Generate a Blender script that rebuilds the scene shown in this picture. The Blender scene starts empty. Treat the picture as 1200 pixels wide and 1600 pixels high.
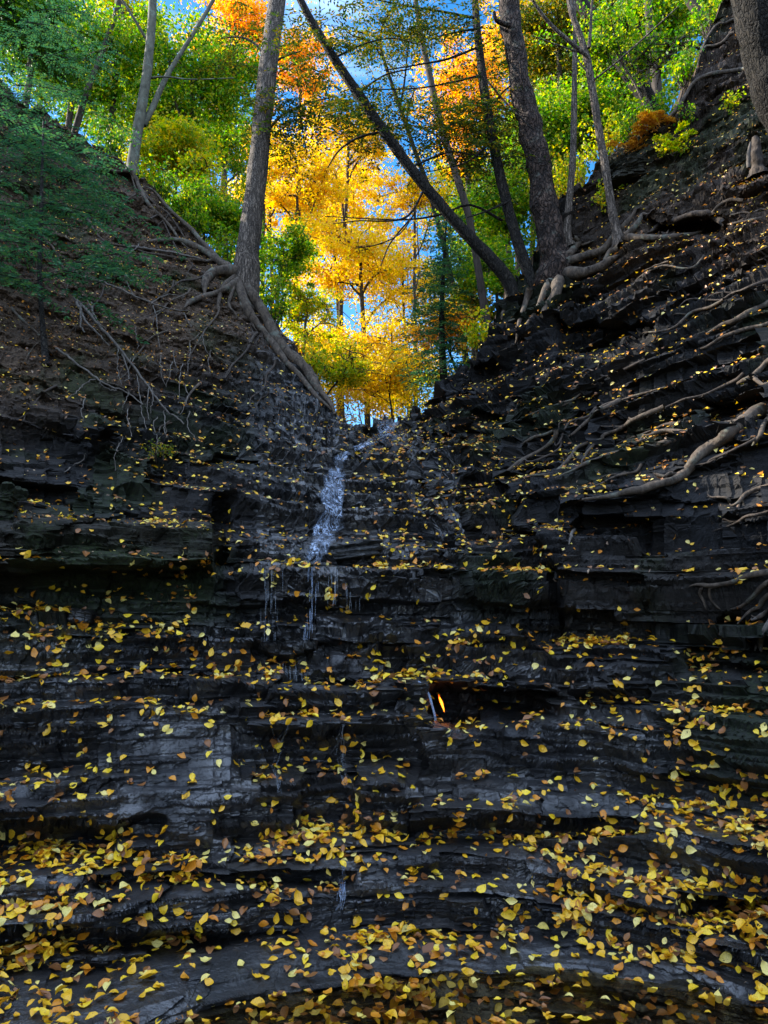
import bpy, math, random
import numpy as np
from mathutils import Vector

random.seed(7)
RNG = np.random.default_rng(11)
SC = bpy.context.scene
COL = SC.collection
R = math.radians

# ------------------------------------------------------------------ camera
CAM_Z, PITCH = 1.6, R(8.0)
cam = bpy.data.cameras.new('camera')
cam.sensor_fit = 'VERTICAL'
cam.angle = 2 * math.atan(800 / 1200)
cam.clip_start, cam.clip_end = 0.05, 2000
co = bpy.data.objects.new('camera', cam)
COL.objects.link(co)
co.location = (0, 0, CAM_Z)
co.rotation_euler = (R(90) + PITCH, 0, 0)
SC.camera = co

CP, SP = math.cos(PITCH), math.sin(PITCH)


def unproj(px, py, Y):
    """surveyed point of the photograph at distance Y -> world"""
    px, py, Y = np.asarray(px, float), np.asarray(py, float), np.asarray(Y, float)
    a, b = (px - 600) / 1200, (800 - py) / 1200
    s = Y / (CP - b * SP)
    return np.stack([a * s, Y + 0 * s, CAM_Z + s * (SP + b * CP)], -1)


def proj(P):
    q = np.asarray(P, float) - np.array([0, 0, CAM_Z])
    d = q[..., 1] * CP + q[..., 2] * SP
    u = -q[..., 1] * SP + q[..., 2] * CP
    return 600 + 1200 * q[..., 0] / d, 800 - 1200 * u / d, d


# ------------------------------------------------------------------ noise
def _hash(ix, iy, iz, seed):
    h = (ix.astype(np.int64) * 374761393 + iy.astype(np.int64) * 668265263 + iz.astype(np.int64) * 2147483647 + seed * 974634777) & 0xFFFFFFFF
    h = ((h ^ (h >> 13)) * 1274126177) & 0xFFFFFFFF
    h = ((h ^ (h >> 16)) * 2246822519) & 0xFFFFFFFF
    return ((h ^ (h >> 15)) & 0xFFFFFF) / float(0xFFFFFF)


def vnoise(p, seed=0):
    """value noise, -1..1"""
    f = np.floor(p)
    t = p - f
    t = t * t * t * (t * (t * 6 - 15) + 10)
    i = f.astype(np.int64)
    x, y, z = i[..., 0], i[..., 1], i[..., 2]
    tx, ty, tz = t[..., 0], t[..., 1], t[..., 2]
    def H(a, b, c): return _hash(x + a, y + b, z + c, seed)
    x00 = H(0, 0, 0) * (1 - tx) + H(1, 0, 0) * tx
    x10 = H(0, 1, 0) * (1 - tx) + H(1, 1, 0) * tx
    x01 = H(0, 0, 1) * (1 - tx) + H(1, 0, 1) * tx
    x11 = H(0, 1, 1) * (1 - tx) + H(1, 1, 1) * tx
    return 2 * ((x00 * (1 - ty) + x10 * ty) * (1 - tz) + (x01 * (1 - ty) + x11 * ty) * tz) - 1


def fbm(p, seed=0, octv=3):
    a, s, tot = 1.0, 0.0, 0.0
    for k in range(octv):
        s = s + a * vnoise(p * (2.03 ** k), seed + 17 * k)
        tot += a
        a *= 0.5
    return s / tot


def sstep(x, a, b):
    t = np.clip((x - a) / (b - a), 0, 1)
    return t * t * (3 - 2 * t)


# ------------------------------------------------------------------ mesh helpers
class MB:
    """collects vertices and faces of ONE mesh"""
    def __init__(s):
        s.v, s.f, s.n = [], [], 0

    def add(s, verts, faces):
        verts = np.asarray(verts, float).reshape(-1, 3)
        s.v.append(verts)
        f = np.asarray(faces, int)
        s.f.append(f + s.n)
        s.n += len(verts)

    def mesh(s, name, mat, smooth=True):
        me = bpy.data.meshes.new(name)
        V = np.concatenate(s.v)
        loops = np.concatenate([f.ravel() for f in s.f])
        sizes = np.concatenate([np.full(len(f), f.shape[1]) for f in s.f])
        starts = np.concatenate([[0], np.cumsum(sizes)[:-1]])
        me.vertices.add(len(V)); me.vertices.foreach_set('co', V.ravel())
        me.loops.add(len(loops)); me.loops.foreach_set('vertex_index', loops.astype(np.int32))
        me.polygons.add(len(sizes))
        me.polygons.foreach_set('loop_start', starts.astype(np.int32))
        me.polygons.foreach_set('loop_total', sizes.astype(np.int32))
        me.update(calc_edges=True)
        me.polygons.foreach_set('use_smooth', np.full(len(sizes), smooth))
        if mat is not None:
            me.materials.append(mat)
        return me

    def build(s, name, mat, parent=None, smooth=True):
        o = bpy.data.objects.new(name, s.mesh(name, mat, smooth))
        COL.objects.link(o)
        if parent is not None:
            o.parent = parent
            o.matrix_parent_inverse = parent.matrix_basis.inverted()
        return o


def build_two(name, a, mat_a, b, mat_b, parent):
    """one mesh of two materials: the twigs b inside the leaves a"""
    na = sum(len(f) for f in a.f)
    for f in b.f: a.f.append(f + a.n)
    a.v += b.v; a.n += b.n
    o = a.build(name, mat_a, parent, smooth=False)
    o.data.materials.append(mat_b)
    mi = np.zeros(len(o.data.polygons), np.int32); mi[na:] = 1
    o.data.polygons.foreach_set('material_index', mi)
    return o


def tag(o, label=None, cat=None, group=None, kind=None):
    for k, v in (('label', label), ('category', cat), ('group', group), ('kind', kind)):
        if v:
            o[k] = v
    return o


def empty(name, loc, label, cat, group=None):
    o = bpy.data.objects.new(name, None)
    o.empty_display_size = 0.1
    COL.objects.link(o)
    o.location = Vector([float(c) for c in loc])
    return tag(o, label, cat, group)


def spline(P, n):
    """Catmull-Rom through P (k, d) resampled to n points"""
    P = np.asarray(P, float)
    if len(P) < 3:
        t = np.linspace(0, 1, n)[:, None]
        return P[0] * (1 - t) + P[-1] * t
    Q = np.vstack([2 * P[0] - P[1], P, 2 * P[-1] - P[-2]])
    u = np.linspace(0, len(P) - 1 - 1e-9, n)
    i = u.astype(int)
    t = (u - i)[:, None]
    a, b, c, d = Q[i], Q[i + 1], Q[i + 2], Q[i + 3]
    return 0.5 * (2 * b + (c - a) * t + (2 * a - 5 * b + 4 * c - d) * t * t + (3 * b - a - 3 * c + d) * t ** 3)


def tube(mb, pts, rad, seg=8, rough=0.0, seed=0, flat=None):
    pts = np.asarray(pts, float)
    n = len(pts)
    rad = np.broadcast_to(np.asarray(rad, float), (n,))
    T = np.gradient(pts, axis=0)
    T /= np.linalg.norm(T, axis=1, keepdims=True) + 1e-9
    ref = np.array([0.31, 0.77, 0.55]) if abs(T[:, 2]).mean() > .6 else np.array([0.05, 0.1, 1.0])
    A = np.cross(T, ref); A /= np.linalg.norm(A, axis=1, keepdims=True) + 1e-9
    B = np.cross(T, A)
    ang = np.linspace(0, 2 * math.pi, seg, endpoint=False)
    ring = A[:, None, :] * np.cos(ang)[None, :, None] + B[:, None, :] * np.sin(ang)[None, :, None]
    rr = rad[:, None] * np.ones(seg)[None, :]
    if rough:
        base = pts[:, None, :] + ring * rad[:, None, None]
        q = base / max(rad.mean(), 1e-4)
        rr = rr * (1 + rough * fbm(q * 0.8 + seed * 3.1, seed, 3))
    V = pts[:, None, :] + ring * rr[:, :, None]
    idx = np.arange(n * seg).reshape(n, seg)
    F = np.stack([idx[:-1], np.roll(idx, -1, 1)[:-1], np.roll(idx, -1, 1)[1:], idx[1:]], -1).reshape(-1, 4)
    mb.add(V.reshape(-1, 3), F)
    mb.add(np.vstack([V[-1], pts[-1:] + T[-1:] * rad[-1] * .6]), [[k, (k + 1) % seg, seg] for k in range(seg)])


# ------------------------------------------------------------------ node helpers
def new_mat(name):
    m = bpy.data.materials.new(name)
    m.use_nodes = True
    nt = m.node_tree
    nt.nodes.clear()
    return m, nt


class NT:
    def __init__(s, nt): s.nt = nt
    def n(s, kind, **kw):
        nd = s.nt.nodes.new(kind)
        for k, v in kw.items():
            if k.startswith('i_'):
                key = k[2:]
                key = int(key) if key.isdigit() else key.replace('_', ' ')
                if hasattr(v, 'is_output') or isinstance(v, bpy.types.NodeSocket):
                    s.nt.links.new(v, nd.inputs[key])
                else:
                    nd.inputs[key].default_value = v
            else:
                setattr(nd, k, v)
        return nd
    def math(s, op, a, b=None, clamp=False):
        nd = s.nt.nodes.new('ShaderNodeMath'); nd.operation = op; nd.use_clamp = clamp
        for i, v in enumerate((a, b)):
            if v is None: continue
            if isinstance(v, bpy.types.NodeSocket): s.nt.links.new(v, nd.inputs[i])
            else: nd.inputs[i].default_value = v
        return nd.outputs[0]
    def mix(s, fac, a, b):
        nd = s.nt.nodes.new('ShaderNodeMix'); nd.data_type = 'RGBA'
        for i, v in ((0, fac), (6, a), (7, b)):
            if isinstance(v, bpy.types.NodeSocket): s.nt.links.new(v, nd.inputs[i])
            elif i == 0: nd.inputs[0].default_value = v
            else: nd.inputs[i].default_value = (*v, 1) if len(v) == 3 else v
        return nd.outputs[2]
    def ramp(s, fac, stops, interp='LINEAR'):
        nd = s.nt.nodes.new('ShaderNodeValToRGB')
        cr = nd.color_ramp; cr.interpolation = interp
        while len(cr.elements) < len(stops): cr.elements.new(0.5)
        for e, (p, c) in zip(cr.elements, stops):
            e.position = p
            e.color = (c, c, c, 1) if not hasattr(c, '__len__') else (*c, 1)
        s.nt.links.new(fac, nd.inputs[0])
        return nd.outputs[0]
    def noise(s, vec, scale, detail=3, rough=.55, dist=0):
        nd = s.n('ShaderNodeTexNoise', i_Scale=scale, i_Detail=detail, i_Roughness=rough, i_Distortion=dist)
        s.nt.links.new(vec, nd.inputs['Vector'])
        return nd.outputs[0]
    def mapv(s, vec, scale=(1, 1, 1), loc=(0, 0, 0)):
        nd = s.n('ShaderNodeMapping')
        nd.inputs['Scale'].default_value = scale
        nd.inputs['Location'].default_value = loc
        s.nt.links.new(vec, nd.inputs['Vector'])
        return nd.outputs[0]
    def link(s, a, b): s.nt.links.new(a, b)


# ------------------------------------------------------------------ daylight
SUN_AZ, SUN_EL = R(-72), R(34)          # azimuth from +Y towards +X
SKY_STRENGTH, SUN_STRENGTH, EXPOSURE = 0.14, 4.6, 1.6
sd = Vector((math.sin(SUN_AZ) * math.cos(SUN_EL), math.cos(SUN_AZ) * math.cos(SUN_EL), math.sin(SUN_EL)))
sl = bpy.data.lights.new('sun', 'SUN')
sl.energy, sl.angle, sl.color = SUN_STRENGTH, R(0.5), (1.0, 0.93, 0.82)
so = bpy.data.objects.new('sun', sl)
so.rotation_euler = sd.to_track_quat('Z', 'Y').to_euler()
so.location = sd * 60
COL.objects.link(so)

w = bpy.data.worlds.new('World')
SC.world = w
w.use_nodes = True
w.node_tree.nodes.clear()
k = NT(w.node_tree)
sky = k.n('ShaderNodeTexSky', sky_type='NISHITA', sun_disc=False, sun_elevation=SUN_EL, sun_rotation=SUN_AZ, air_density=1.0, dust_density=0.4, ozone_density=2.0)
hs = k.n('ShaderNodeHueSaturation', i_Saturation=1.4, i_Value=.85)
k.link(sky.outputs[0], hs.inputs['Color'])
tc = k.n('ShaderNodeTexCoord')
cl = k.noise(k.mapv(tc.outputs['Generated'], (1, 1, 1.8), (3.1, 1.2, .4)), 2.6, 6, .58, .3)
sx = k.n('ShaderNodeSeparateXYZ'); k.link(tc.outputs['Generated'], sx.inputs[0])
# unseen bright cloud added overhead and behind as fill; broken blue beyond the falls
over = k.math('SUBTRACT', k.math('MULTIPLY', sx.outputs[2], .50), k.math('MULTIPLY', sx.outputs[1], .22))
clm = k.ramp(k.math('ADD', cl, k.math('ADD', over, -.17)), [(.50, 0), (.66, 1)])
CLOUD_FILL = 5.6
mx = k.mix(clm, hs.outputs[0], (CLOUD_FILL * .70, CLOUD_FILL * .92, CLOUD_FILL * 1.34))
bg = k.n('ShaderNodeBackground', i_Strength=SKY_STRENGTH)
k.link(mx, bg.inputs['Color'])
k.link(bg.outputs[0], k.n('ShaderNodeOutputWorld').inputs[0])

SC.view_settings.view_transform = 'Standard'
SC.view_settings.look = 'None'
SC.view_settings.exposure = EXPOSURE
SC.view_settings.gamma = 1
SC.view_settings.use_curve_mapping = False
SC.render.engine = 'CYCLES'
SC.cycles.use_denoising = True
SC.cycles.max_bounces = 8
SC.cycles.diffuse_bounces = 3
SC.cycles.transparent_max_bounces = 12
SC.cycles.caustics_reflective = False
SC.cycles.caustics_refractive = False
# ------------------------------------------------------------------ the gorge: one rock sheet
RIDGE = np.array([(-460, -60), (-200, 30), (-60, 100), (0, 132), (110, 190), (200, 262), (290, 350), (335, 395), (380, 432), (430, 500), (490, 580),
                  (535, 652), (580, 654), (650, 640), (700, 600), (745, 552), (775, 500), (800, 446), (825, 415), (850, 365), (872, 312), (935, 252),
                  (1000, 213), (1060, 172), (1095, 80), (1130, 0), (1200, -90), (1300, -190), (1660, -420)], float)
TPX = np.array([-460, -150, 0, 150, 300, 450, 600, 750, 900, 1050, 1200, 1350, 1660], float)
TAB = [  # distance of the rock face, metres
    (1700, [2.3, 2.6, 2.75, 2.80, 2.90, 3.00, 3.05, 3.05, 3.05, 3.00, 2.95, 2.8, 2.5]),
    (1600, [2.5, 2.8, 2.95, 3.00, 3.10, 3.20, 3.30, 3.35, 3.35, 3.30, 3.20, 3.0, 2.7]),
    (1500, [2.7, 3.0, 3.20, 3.25, 3.35, 3.45, 3.55, 3.60, 3.60, 3.50, 3.35, 3.1, 2.8]),
    (1400, [2.9, 3.2, 3.40, 3.45, 3.60, 3.70, 3.80, 3.85, 3.80, 3.65, 3.45, 3.2, 2.9]),
    (1300, [3.1, 3.4, 3.60, 3.70, 3.85, 3.95, 4.05, 4.10, 4.05, 3.85, 3.60, 3.3, 3.0]),
    (1200, [3.3, 3.6, 3.85, 3.95, 4.10, 4.20, 4.30, 4.35, 4.30, 4.10, 3.80, 3.5, 3.1]),
    (1100, [3.5, 3.85, 4.10, 4.20, 4.35, 4.50, 4.60, 4.65, 4.55, 4.35, 4.00, 3.7, 3.2]),
    (1000, [3.7, 4.1, 4.35, 4.50, 4.70, 4.85, 4.95, 5.05, 5.00, 4.70, 4.30, 3.9, 3.3]),
    (950, [3.8, 4.25, 4.50, 4.65, 4.85, 4.95, 5.05, 5.15, 5.20, 4.90, 4.45, 4.0, 3.4]),
    (890, [3.95, 4.4, 4.70, 4.80, 5.00, 5.05, 5.12, 5.20, 5.30, 5.00, 4.55, 4.1, 3.45]),
    (865, [4.0, 4.45, 4.75, 4.85, 5.15, 5.42, 5.50, 5.42, 5.35, 5.05, 4.60, 4.15, 3.5]),
    (800, [4.1, 4.6, 4.95, 5.05, 5.50, 5.95, 6.05, 5.90, 5.60, 5.20, 4.75, 4.25, 3.55]),
    (700, [4.4, 5.0, 5.50, 5.75, 6.20, 6.95, 7.20, 6.85, 6.30, 5.60, 5.05, 4.5, 3.7]),
    (650, [4.6, 5.3, 5.80, 6.15, 6.85, 7.90, 8.80, 7.60, 6.90, 5.90, 5.25, 4.65, 3.8]),
    (600, [4.8, 5.6, 6.15, 6.60, 7.60, 9.00, 10.0, 8.40, 7.50, 6.30, 5.50, 4.8, 3.9]),
    (500, [5.3, 6.3, 6.95, 7.70, 8.90, 10.0, 11.0, 9.30, 8.20, 6.90, 6.00, 5.1, 4.1]),
    (400, [5.9, 7.1, 7.90, 8.95, 10.0, 10.5, 11.5, 9.90, 8.90, 7.60, 6.50, 5.5, 4.35]),
    (300, [6.5, 7.9, 8.90, 10.1, 11.0, 11.0, 12.0, 10.1, 9.40, 8.20, 7.10, 5.9, 4.6]),
    (200, [7.2, 8.7, 9.90, 11.0, 11.3, 11.0, 12.0, 10.1, 9.70, 8.70, 7.70, 6.3, 4.9]),
    (100, [7.9, 9.5, 10.8, 11.6, 11.6, 11.0, 12.0, 10.1, 9.90, 9.10, 8.30, 6.8, 5.2]),
    (0, [8.6, 10.3, 11.7, 12.0, 12.0, 11.0, 12.0, 10.1, 10.0, 9.50, 8.90, 7.3, 5.5]),
    (-200, [9.8, 11.6, 12.8, 13.0, 12.0, 11.0, 12.0, 10.1, 10.2, 10.2, 10.0, 8.3, 6.2]),
    (-450, [11.4, 13.2, 14.5, 14.0, 12.0, 11.0, 12.0, 10.1, 10.5, 11.0, 11.2, 9.5, 7.0]),
]
FINE = 2.1
cols = np.concatenate([np.arange(-460, -40, 14), np.arange(-40, 1240, FINE), np.arange(1240, 1661, 14)])
NR = 860
ridge = np.interp(cols, RIDGE[:, 0], RIDGE[:, 1])
ridge = ridge + 8 * vnoise(np.stack([cols / 23, cols * 0, cols * 0], -1), 5) + 5 * vnoise(np.stack([cols / 8, cols * 0, cols * 0], -1), 6)
tt = np.linspace(0, 1, NR)
PY = 1660 + (ridge[None, :] - 1660) * tt[:, None]
PX = np.broadcast_to(cols[None, :], PY.shape).copy()

tpy = np.array([r[0] for r in TAB], float)
tval = np.array([r[1] for r in TAB], float)


def table_depth(px, py):
    order = np.argsort(tpy)
    yy = tpy[order]; vv = tval[order]
    j = np.clip(np.searchsorted(yy, py) - 1, 0, len(yy) - 2)
    fy = np.clip((py - yy[j]) / (yy[j + 1] - yy[j]), 0, 1)
    i = np.clip(np.searchsorted(TPX, px) - 1, 0, len(TPX) - 2)
    fx = np.clip((px - TPX[i]) / (TPX[i + 1] - TPX[i]), 0, 1)
    fx = fx * fx * (3 - 2 * fx) * .6 + fx * .4
    a = vv[j, i] * (1 - fx) + vv[j, i + 1] * fx
    b = vv[j + 1, i] * (1 - fx) + vv[j + 1, i + 1] * fx
    return a * (1 - fy) + b * fy


def blur(A, r, axis):
    if r < 1: return A
    kk = np.exp(-0.5 * (np.arange(-3 * r, 3 * r + 1) / r) ** 2); kk /= kk.sum()
    pad = [(0, 0), (0, 0)]; pad[axis] = (3 * r, 3 * r)
    B = np.pad(A, pad, mode='edge')
    out = np.zeros_like(A)
    for q, c in enumerate(kk):
        sl_ = [slice(None), slice(None)]; sl_[axis] = slice(q, q + A.shape[axis])
        out += c * B[tuple(sl_)]
    return out


Y = table_depth(PX, PY)
Ysm = blur(blur(Y, 14, 0), 14, 1)
Y = blur(blur(Y, 6, 0), 6, 1)
P0 = unproj(PX, PY, Ysm)

# bulges and hollows of the face
mid = fbm(P0 * np.array([.9, .9, 1.6]) + 4, 21, 3)
fineb = fbm(P0 * np.array([2.6, 2.6, 5.0]) + 9, 22, 3)
soil_l = sstep(620 - PX, 60, 250) * sstep(700 - 0.25 * PX - PY, -20, 120)
soil_r = sstep(PX, 840, 960) * sstep(430 - PY, -40, 80)
soil = np.clip(soil_l + .6 * soil_r, 0, 1)
cascade = sstep(PX, 330, 430) * sstep(690 - .45 * np.clip(880 - PY, 0, 400) * .3 - PX, -20, 60) * sstep(890 - PY, -5, 8)
low = sstep(PY, 880, 960)
Y = Y + (0.16 + .12 * soil - .10 * cascade) * mid * (1 - .78 * low) + (.07 + .10 * soil - .05 * cascade) * fineb * (1 - .55 * low)


def box(x0, x1, y0, y1, fx0=8, fx1=8, fy0=6, fy1=6):
    wob = 9 * vnoise(np.stack([PX / 40, PY / 25, 0 * PX], -1), 71)
    return (sstep(PX + wob, x0 - fx0, x0 + fx0) * sstep(x1 - PX + wob, -fx1, fx1) *
            sstep(PY + wob * .5, y0 - fy0, y0 + fy0) * sstep(y1 - PY + wob * .5, -fy1, fy1))


def edge_line(pts, axis='x'):
    pts = np.array(pts, float)
    return np.interp(PX if axis == 'x' else PY, pts[:, 0], pts[:, 1])


# flame grotto: hollow under a low roof
Y += .22 * box(674, 730, 1066, 1124, 6, 26, 8, 18) + .52 * box(674, 850, 1062, 1116, 6, 60, 4, 22) + .12 * box(740, 890, 1066, 1112, 20, 40, 4, 22)
Y += .22 * box(900, 1010, 1078, 1108, 30, 50, 5, 14)
Y -= .10 * box(690, 1000, 1030, 1056, 40, 60, 14, 3)
# undercuts with a dark shadow below a lip
for (x0, x1, y0, y1, d) in [(1065, 1300, 1372, 1424, .38), (-60, 260, 1270, 1296, .16), (150, 560, 1352, 1376, .16), (620, 1000, 1268, 1290, .15),
                            (-60, 420, 1030, 1050, .14), (470, 560, 1180, 1262, .18), (250, 480, 1440, 1466, .10), (620, 780, 1440, 1466, .12),
                            (-60, 240, 1440, 1466, .10), (400, 640, 1000, 1022, .12), (880, 1160, 930, 972, .28), (1060, 1300, 990, 1040, .3),
                            (1010, 1130, 338, 366, .45), (690, 770, 560, 604, .35), (880, 1010, 500, 545, .4), (1100, 1230, 610, 660, .4),
                            (890, 1030, 790, 830, .3), (735, 790, 640, 690, .3), (-40, 110, 740, 775, .3), (330, 420, 700, 716, .2),
                            (570, 600, 666, 690, .3), (-40, 330, 880, 905, .16), (640, 680, 735, 775, .2)]:
    Y += d * box(x0, x1, y0, y1, 14, 14, 4, 7)
# big square block on the left, with its flat top and its broken right edge
Y -= .30 * box(-80, 336, 795, 884, 8, 5, 5, 3)
Y += .35 * box(336, 366, 770, 884, 5, 10, 10, 6)
Y -= .12 * box(190, 345, 905, 965, 6, 6, 4, 4)
Y -= .10 * box(90, 190, 955, 985, 6, 6, 4, 4)
# caprock of the ledge stands proud, its lip overhangs
Y -= .10 * box(304, 884, 884, 915, 5, 6, 3, 3)
Y += .09 * box(380, 700, 915, 960, 12, 40, 5, 12)
# right-hand wall standing forward of the falls, with a vertical break
ed = edge_line([(560, 700), (640, 770), (740, 796), (800, 815), (860, 850), (900, 876), (970, 890)], 'y')
Y -= .30 * sstep(PX - ed + 6 * vnoise(np.stack([PX / 30, PY / 12, 0 * PX], -1), 33), -5, 5) * sstep(PX, 700, 1100) ** 0 * sstep(1180 - PX, 0, 260) * sstep(PY, 690, 770) * sstep(975 - PY, -8, 8)
# vertical step beside the upper falls
Y += .30 * box(548, 566, 692, 722, 5, 10, 8, 8)
Y -= .16 * box(300, 512, 690, 868, 40, 10, 10, 6)

P = unproj(PX, PY, Y)

# ---- bedding: layers of shale that step back, horizontally bedded with a slight roll
du = np.gradient(P0, axis=0); dv = np.gradient(P0, axis=1)
N = np.cross(dv, du)
N /= np.linalg.norm(N, axis=-1, keepdims=True) + 1e-12
N *= np.where(N[..., 1:2] > 0, -1, 1)
nh = N.copy(); nh[..., 2] = 0
nhl = np.linalg.norm(nh, axis=-1, keepdims=True)
nh /= nhl + 1e-9
cot = blur(blur(np.clip(np.abs(N[..., 2]) / (nhl[..., 0] + 1e-6), 0.05, 1.7), 5, 0), 5, 1)

lat = P0[..., 0] + np.tanh(P0[..., 0] / 1.2) * .75 * (P0[..., 1] - 4)


def bed(P, T, amp, over, block, jit, L, seed, tread=.5, wob=.06, fix=()):
    """step the surface into layers of mean thickness T"""
    n = int(40 / T)
    r = np.random.default_rng(seed)
    b = -3 + np.concatenate([[0], np.cumsum(T * r.choice([.4, .65, .9, 1.2, 1.9], n) * r.uniform(.8, 1.2, n))])
    gent = 1 / np.maximum(1, cot * 1.1) ** 1.5
    if len(fix):
        b = np.sort(np.concatenate([b[(b < min(fix) - .06) | (b > max(fix) + .08)], fix]))
        n = len(b) - 1
    wv = P[..., 2] + gent * wob * fbm(np.stack([P0[..., 0] / 1.1, P0[..., 1] / 1.1, P0[..., 2] * 0.2], -1), seed, 3) - .30 * (np.sqrt(P0[..., 0] ** 2 + 1) - 1) * sstep(P0[..., 2], 2.1, 3.0) + .02 * P0[..., 0]
    wv = wv + gent * .25 * T * vnoise(np.stack([lat * 3.1, P0[..., 2] * 2, 0 * lat], -1), seed + 3)
    # joints: neighbouring blocks of the bed sit a little higher or lower
    jw = .16 * vnoise(np.stack([lat * 2.1, P0[..., 2] * 3.3, 0 * lat], -1), seed + 31) + .05 * vnoise(np.stack([lat * 9, P0[..., 2] * 14, 0 * lat], -1), seed + 33)
    jc = np.floor((lat + jw + .35 * P0[..., 2] * vnoise(np.stack([np.floor(P0[..., 2] / (T * 3)), 0 * lat, 0 * lat], -1), seed + 35)) / (T * 3.6 + .12))
    keep = sstep(np.abs(P[..., 2] - 1.93), .05, .2) if len(fix) else 1.0
    wv = wv + gent * T * .75 * keep * (_hash(jc, np.floor(P0[..., 2] / (T * 3)), jc * 0, seed + 37) - .5) * (1 - .6 * soil) * (1 - .75 * cascade)
    i = np.clip(np.searchsorted(b, wv.ravel()).reshape(wv.shape) - 1, 0, n - 1)
    th = b[i + 1] - b[i]
    f = np.clip((wv - b[i]) / th, 0, 1)
    tr = tread
    kz = np.clip((f - tr) / (1 - tr), 0, 1)
    g = np.clip(f / tr, 0, 1)
    a = amp
    out = P.copy()
    hz = (f - g) * th * cot * a
    # broken blocks along the layer
    ph = r.uniform(0, 50, n)[i]
    cl_ = np.floor((lat + .12 * vnoise(np.stack([lat * 5, P0[..., 2] * 9, 0 * lat], -1), seed + 7)) / (L * r.uniform(.6, 1.8, n)[i]) + ph)
    hv = _hash(cl_, i, i * 0, seed + 5) - .5
    off = jit * (r.uniform(-.5, .5, n)[i] + block * hv)
    hz = hz + off * (.3 + .7 * kz) + over * th * kz * (0.4 + .6 * _hash(cl_, i, i * 0 + 1, seed + 9))
    out += nh * hz[..., None]
    out[..., 2] += (kz - f) * th * np.minimum(a, 1)
    return out


slick = np.clip(box(165, 375, 1110, 1212, 26, 30, 14, 14) + box(190, 350, 1222, 1306, 24, 24, 8, 10) + .6 * box(690, 980, 1140, 1262, 40, 60, 20, 14) + .6 * box(780, 1140, 1292, 1345, 40, 50, 8, 10) + .45 * box(-80, 330, 800, 882, 10, 8, 6, 6), 0, 1)
A1 = (1 - .7 * soil) * (1 - .6 * slick) * (.25 + .75 * sstep(P0[..., 2], .12, .36))
bank = (1 - low) * (1 - cascade) * (1 - soil)
lump = fbm(P0 * np.array([5, 5, 7.]) + 3, 61, 3)
P += nh * (.024 * lump * (1 - .6 * cascade))[..., None]
hfar = .55 + .45 * sstep(P0[..., 1], 7.5, 5.5)
A2 = 1 - .6 * slick
P = bed(P, .175, (.66 + .14 * low) * A1, (.22 + .16 * low) * A1, 1.2, (.12 + .15 * bank) * A1 * (1 - .6 * cascade), .5, 101, .5, .024, (1.56, 1.95))
m2 = .55 + .45 * sstep(fbm(P0 * np.array([1.7, 1.7, 4.]), 65, 2), -.3, .3)
P = bed(P, .085, .85 * A1 * m2, .34 * A1 * m2, 1.3, A2 * (.085 + .05 * bank) * (1 - .4 * soil) * m2 * (1 - .75 * cascade), .23, 202, .5, .014)
m3 = sstep(fbm(P0 * np.array([2.3, 2.3, 9.]), 66, 2), -.45, .35) * hfar
P = bed(P, .032, .75 * (1 - .5 * soil) * m3, .3 * m3, 2.0, A2 * .030 * m3 * (1 - .5 * cascade), .085, 303, .5, .008)
# rough grain, stronger in the soil
gr = fbm(P * np.array([11, 11, 16.]), 41, 3)
P += nh * ((.010 + .045 * soil - .006 * cascade) * gr)[..., None]
gr2 = fbm(P * np.array([30, 30, 52.]), 43, 2)
P += nh * ((.007 + .016 * soil) * gr2)[..., None]

# ---- ground behind the rim and the gorge floor in front
NB = 46
db = (np.linspace(0, 1, NB + 1)[1:] ** 2.2) * 75
riser = np.interp(cols, [-460, 0, 300, 520, 560, 640, 700, 850, 1000, 1200, 1660], [.35, .32, .22, .06, .02, .02, .06, .22, .35, .45, .5])
top = P[-1]
back = np.zeros((NB, len(cols), 3))
for q, d in enumerate(db):
    s = (top[:, 1] + d) / top[:, 1]
    back[q, :, 0] = top[:, 0] * (1 + (s - 1) * .55)
    back[q, :, 1] = top[:, 1] + d
    back[q, :, 2] = top[:, 2] + riser * np.minimum(d, 45) + np.minimum(d, 1.) * .1 * vnoise(np.stack([cols / 60, cols * 0 + d, cols * 0], -1), 61)
NF = 30
df = np.linspace(0, 1, NF + 1)[1:] ** 1.5 * 9.0
bot = P[0]
front = np.zeros((NF, len(cols), 3))
for q, d in enumerate(df):
    front[q, :, 0] = bot[:, 0] * (1 + .15 * d)
    front[q, :, 1] = bot[:, 1] - d
    wt = np.clip(d / .5, 0, 1)
    edge = np.interp(cols, [-460, -100, 1300, 1660], [.3, 0, 0, .3]) * d
    front[q, :, 2] = bot[:, 2] * (1 - wt) + wt * (-.02 + .03 * vnoise(np.stack([cols / 50, cols * 0 + d * 3, cols * 0], -1), 62)) + edge
G = np.concatenate([front[::-1], P, back], 0)
G_main = G
ext = np.array([.8, 2.0, 3.6, 5.6, 8.0, 11.0, 15.0])
lft = [G[:, 0] + np.array([-.22, -.95, 0.0]) * e for e in ext[::-1]]
rgt = [G[:, -1] + np.array([.22, -.95, 0.0]) * e for e in ext]
G = np.concatenate([np.stack(lft, 1), G, np.stack(rgt, 1)], 1)
NX = len(ext)
NRT, NC = G.shape[:2]
idx = np.arange(NRT * NC).reshape(NRT, NC)
F = np.stack([idx[:-1, :-1], idx[:-1, 1:], idx[1:, 1:], idx[1:, :-1]], -1).reshape(-1, 4)
mb = MB(); mb.add(G.reshape(-1, 3), F)

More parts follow.
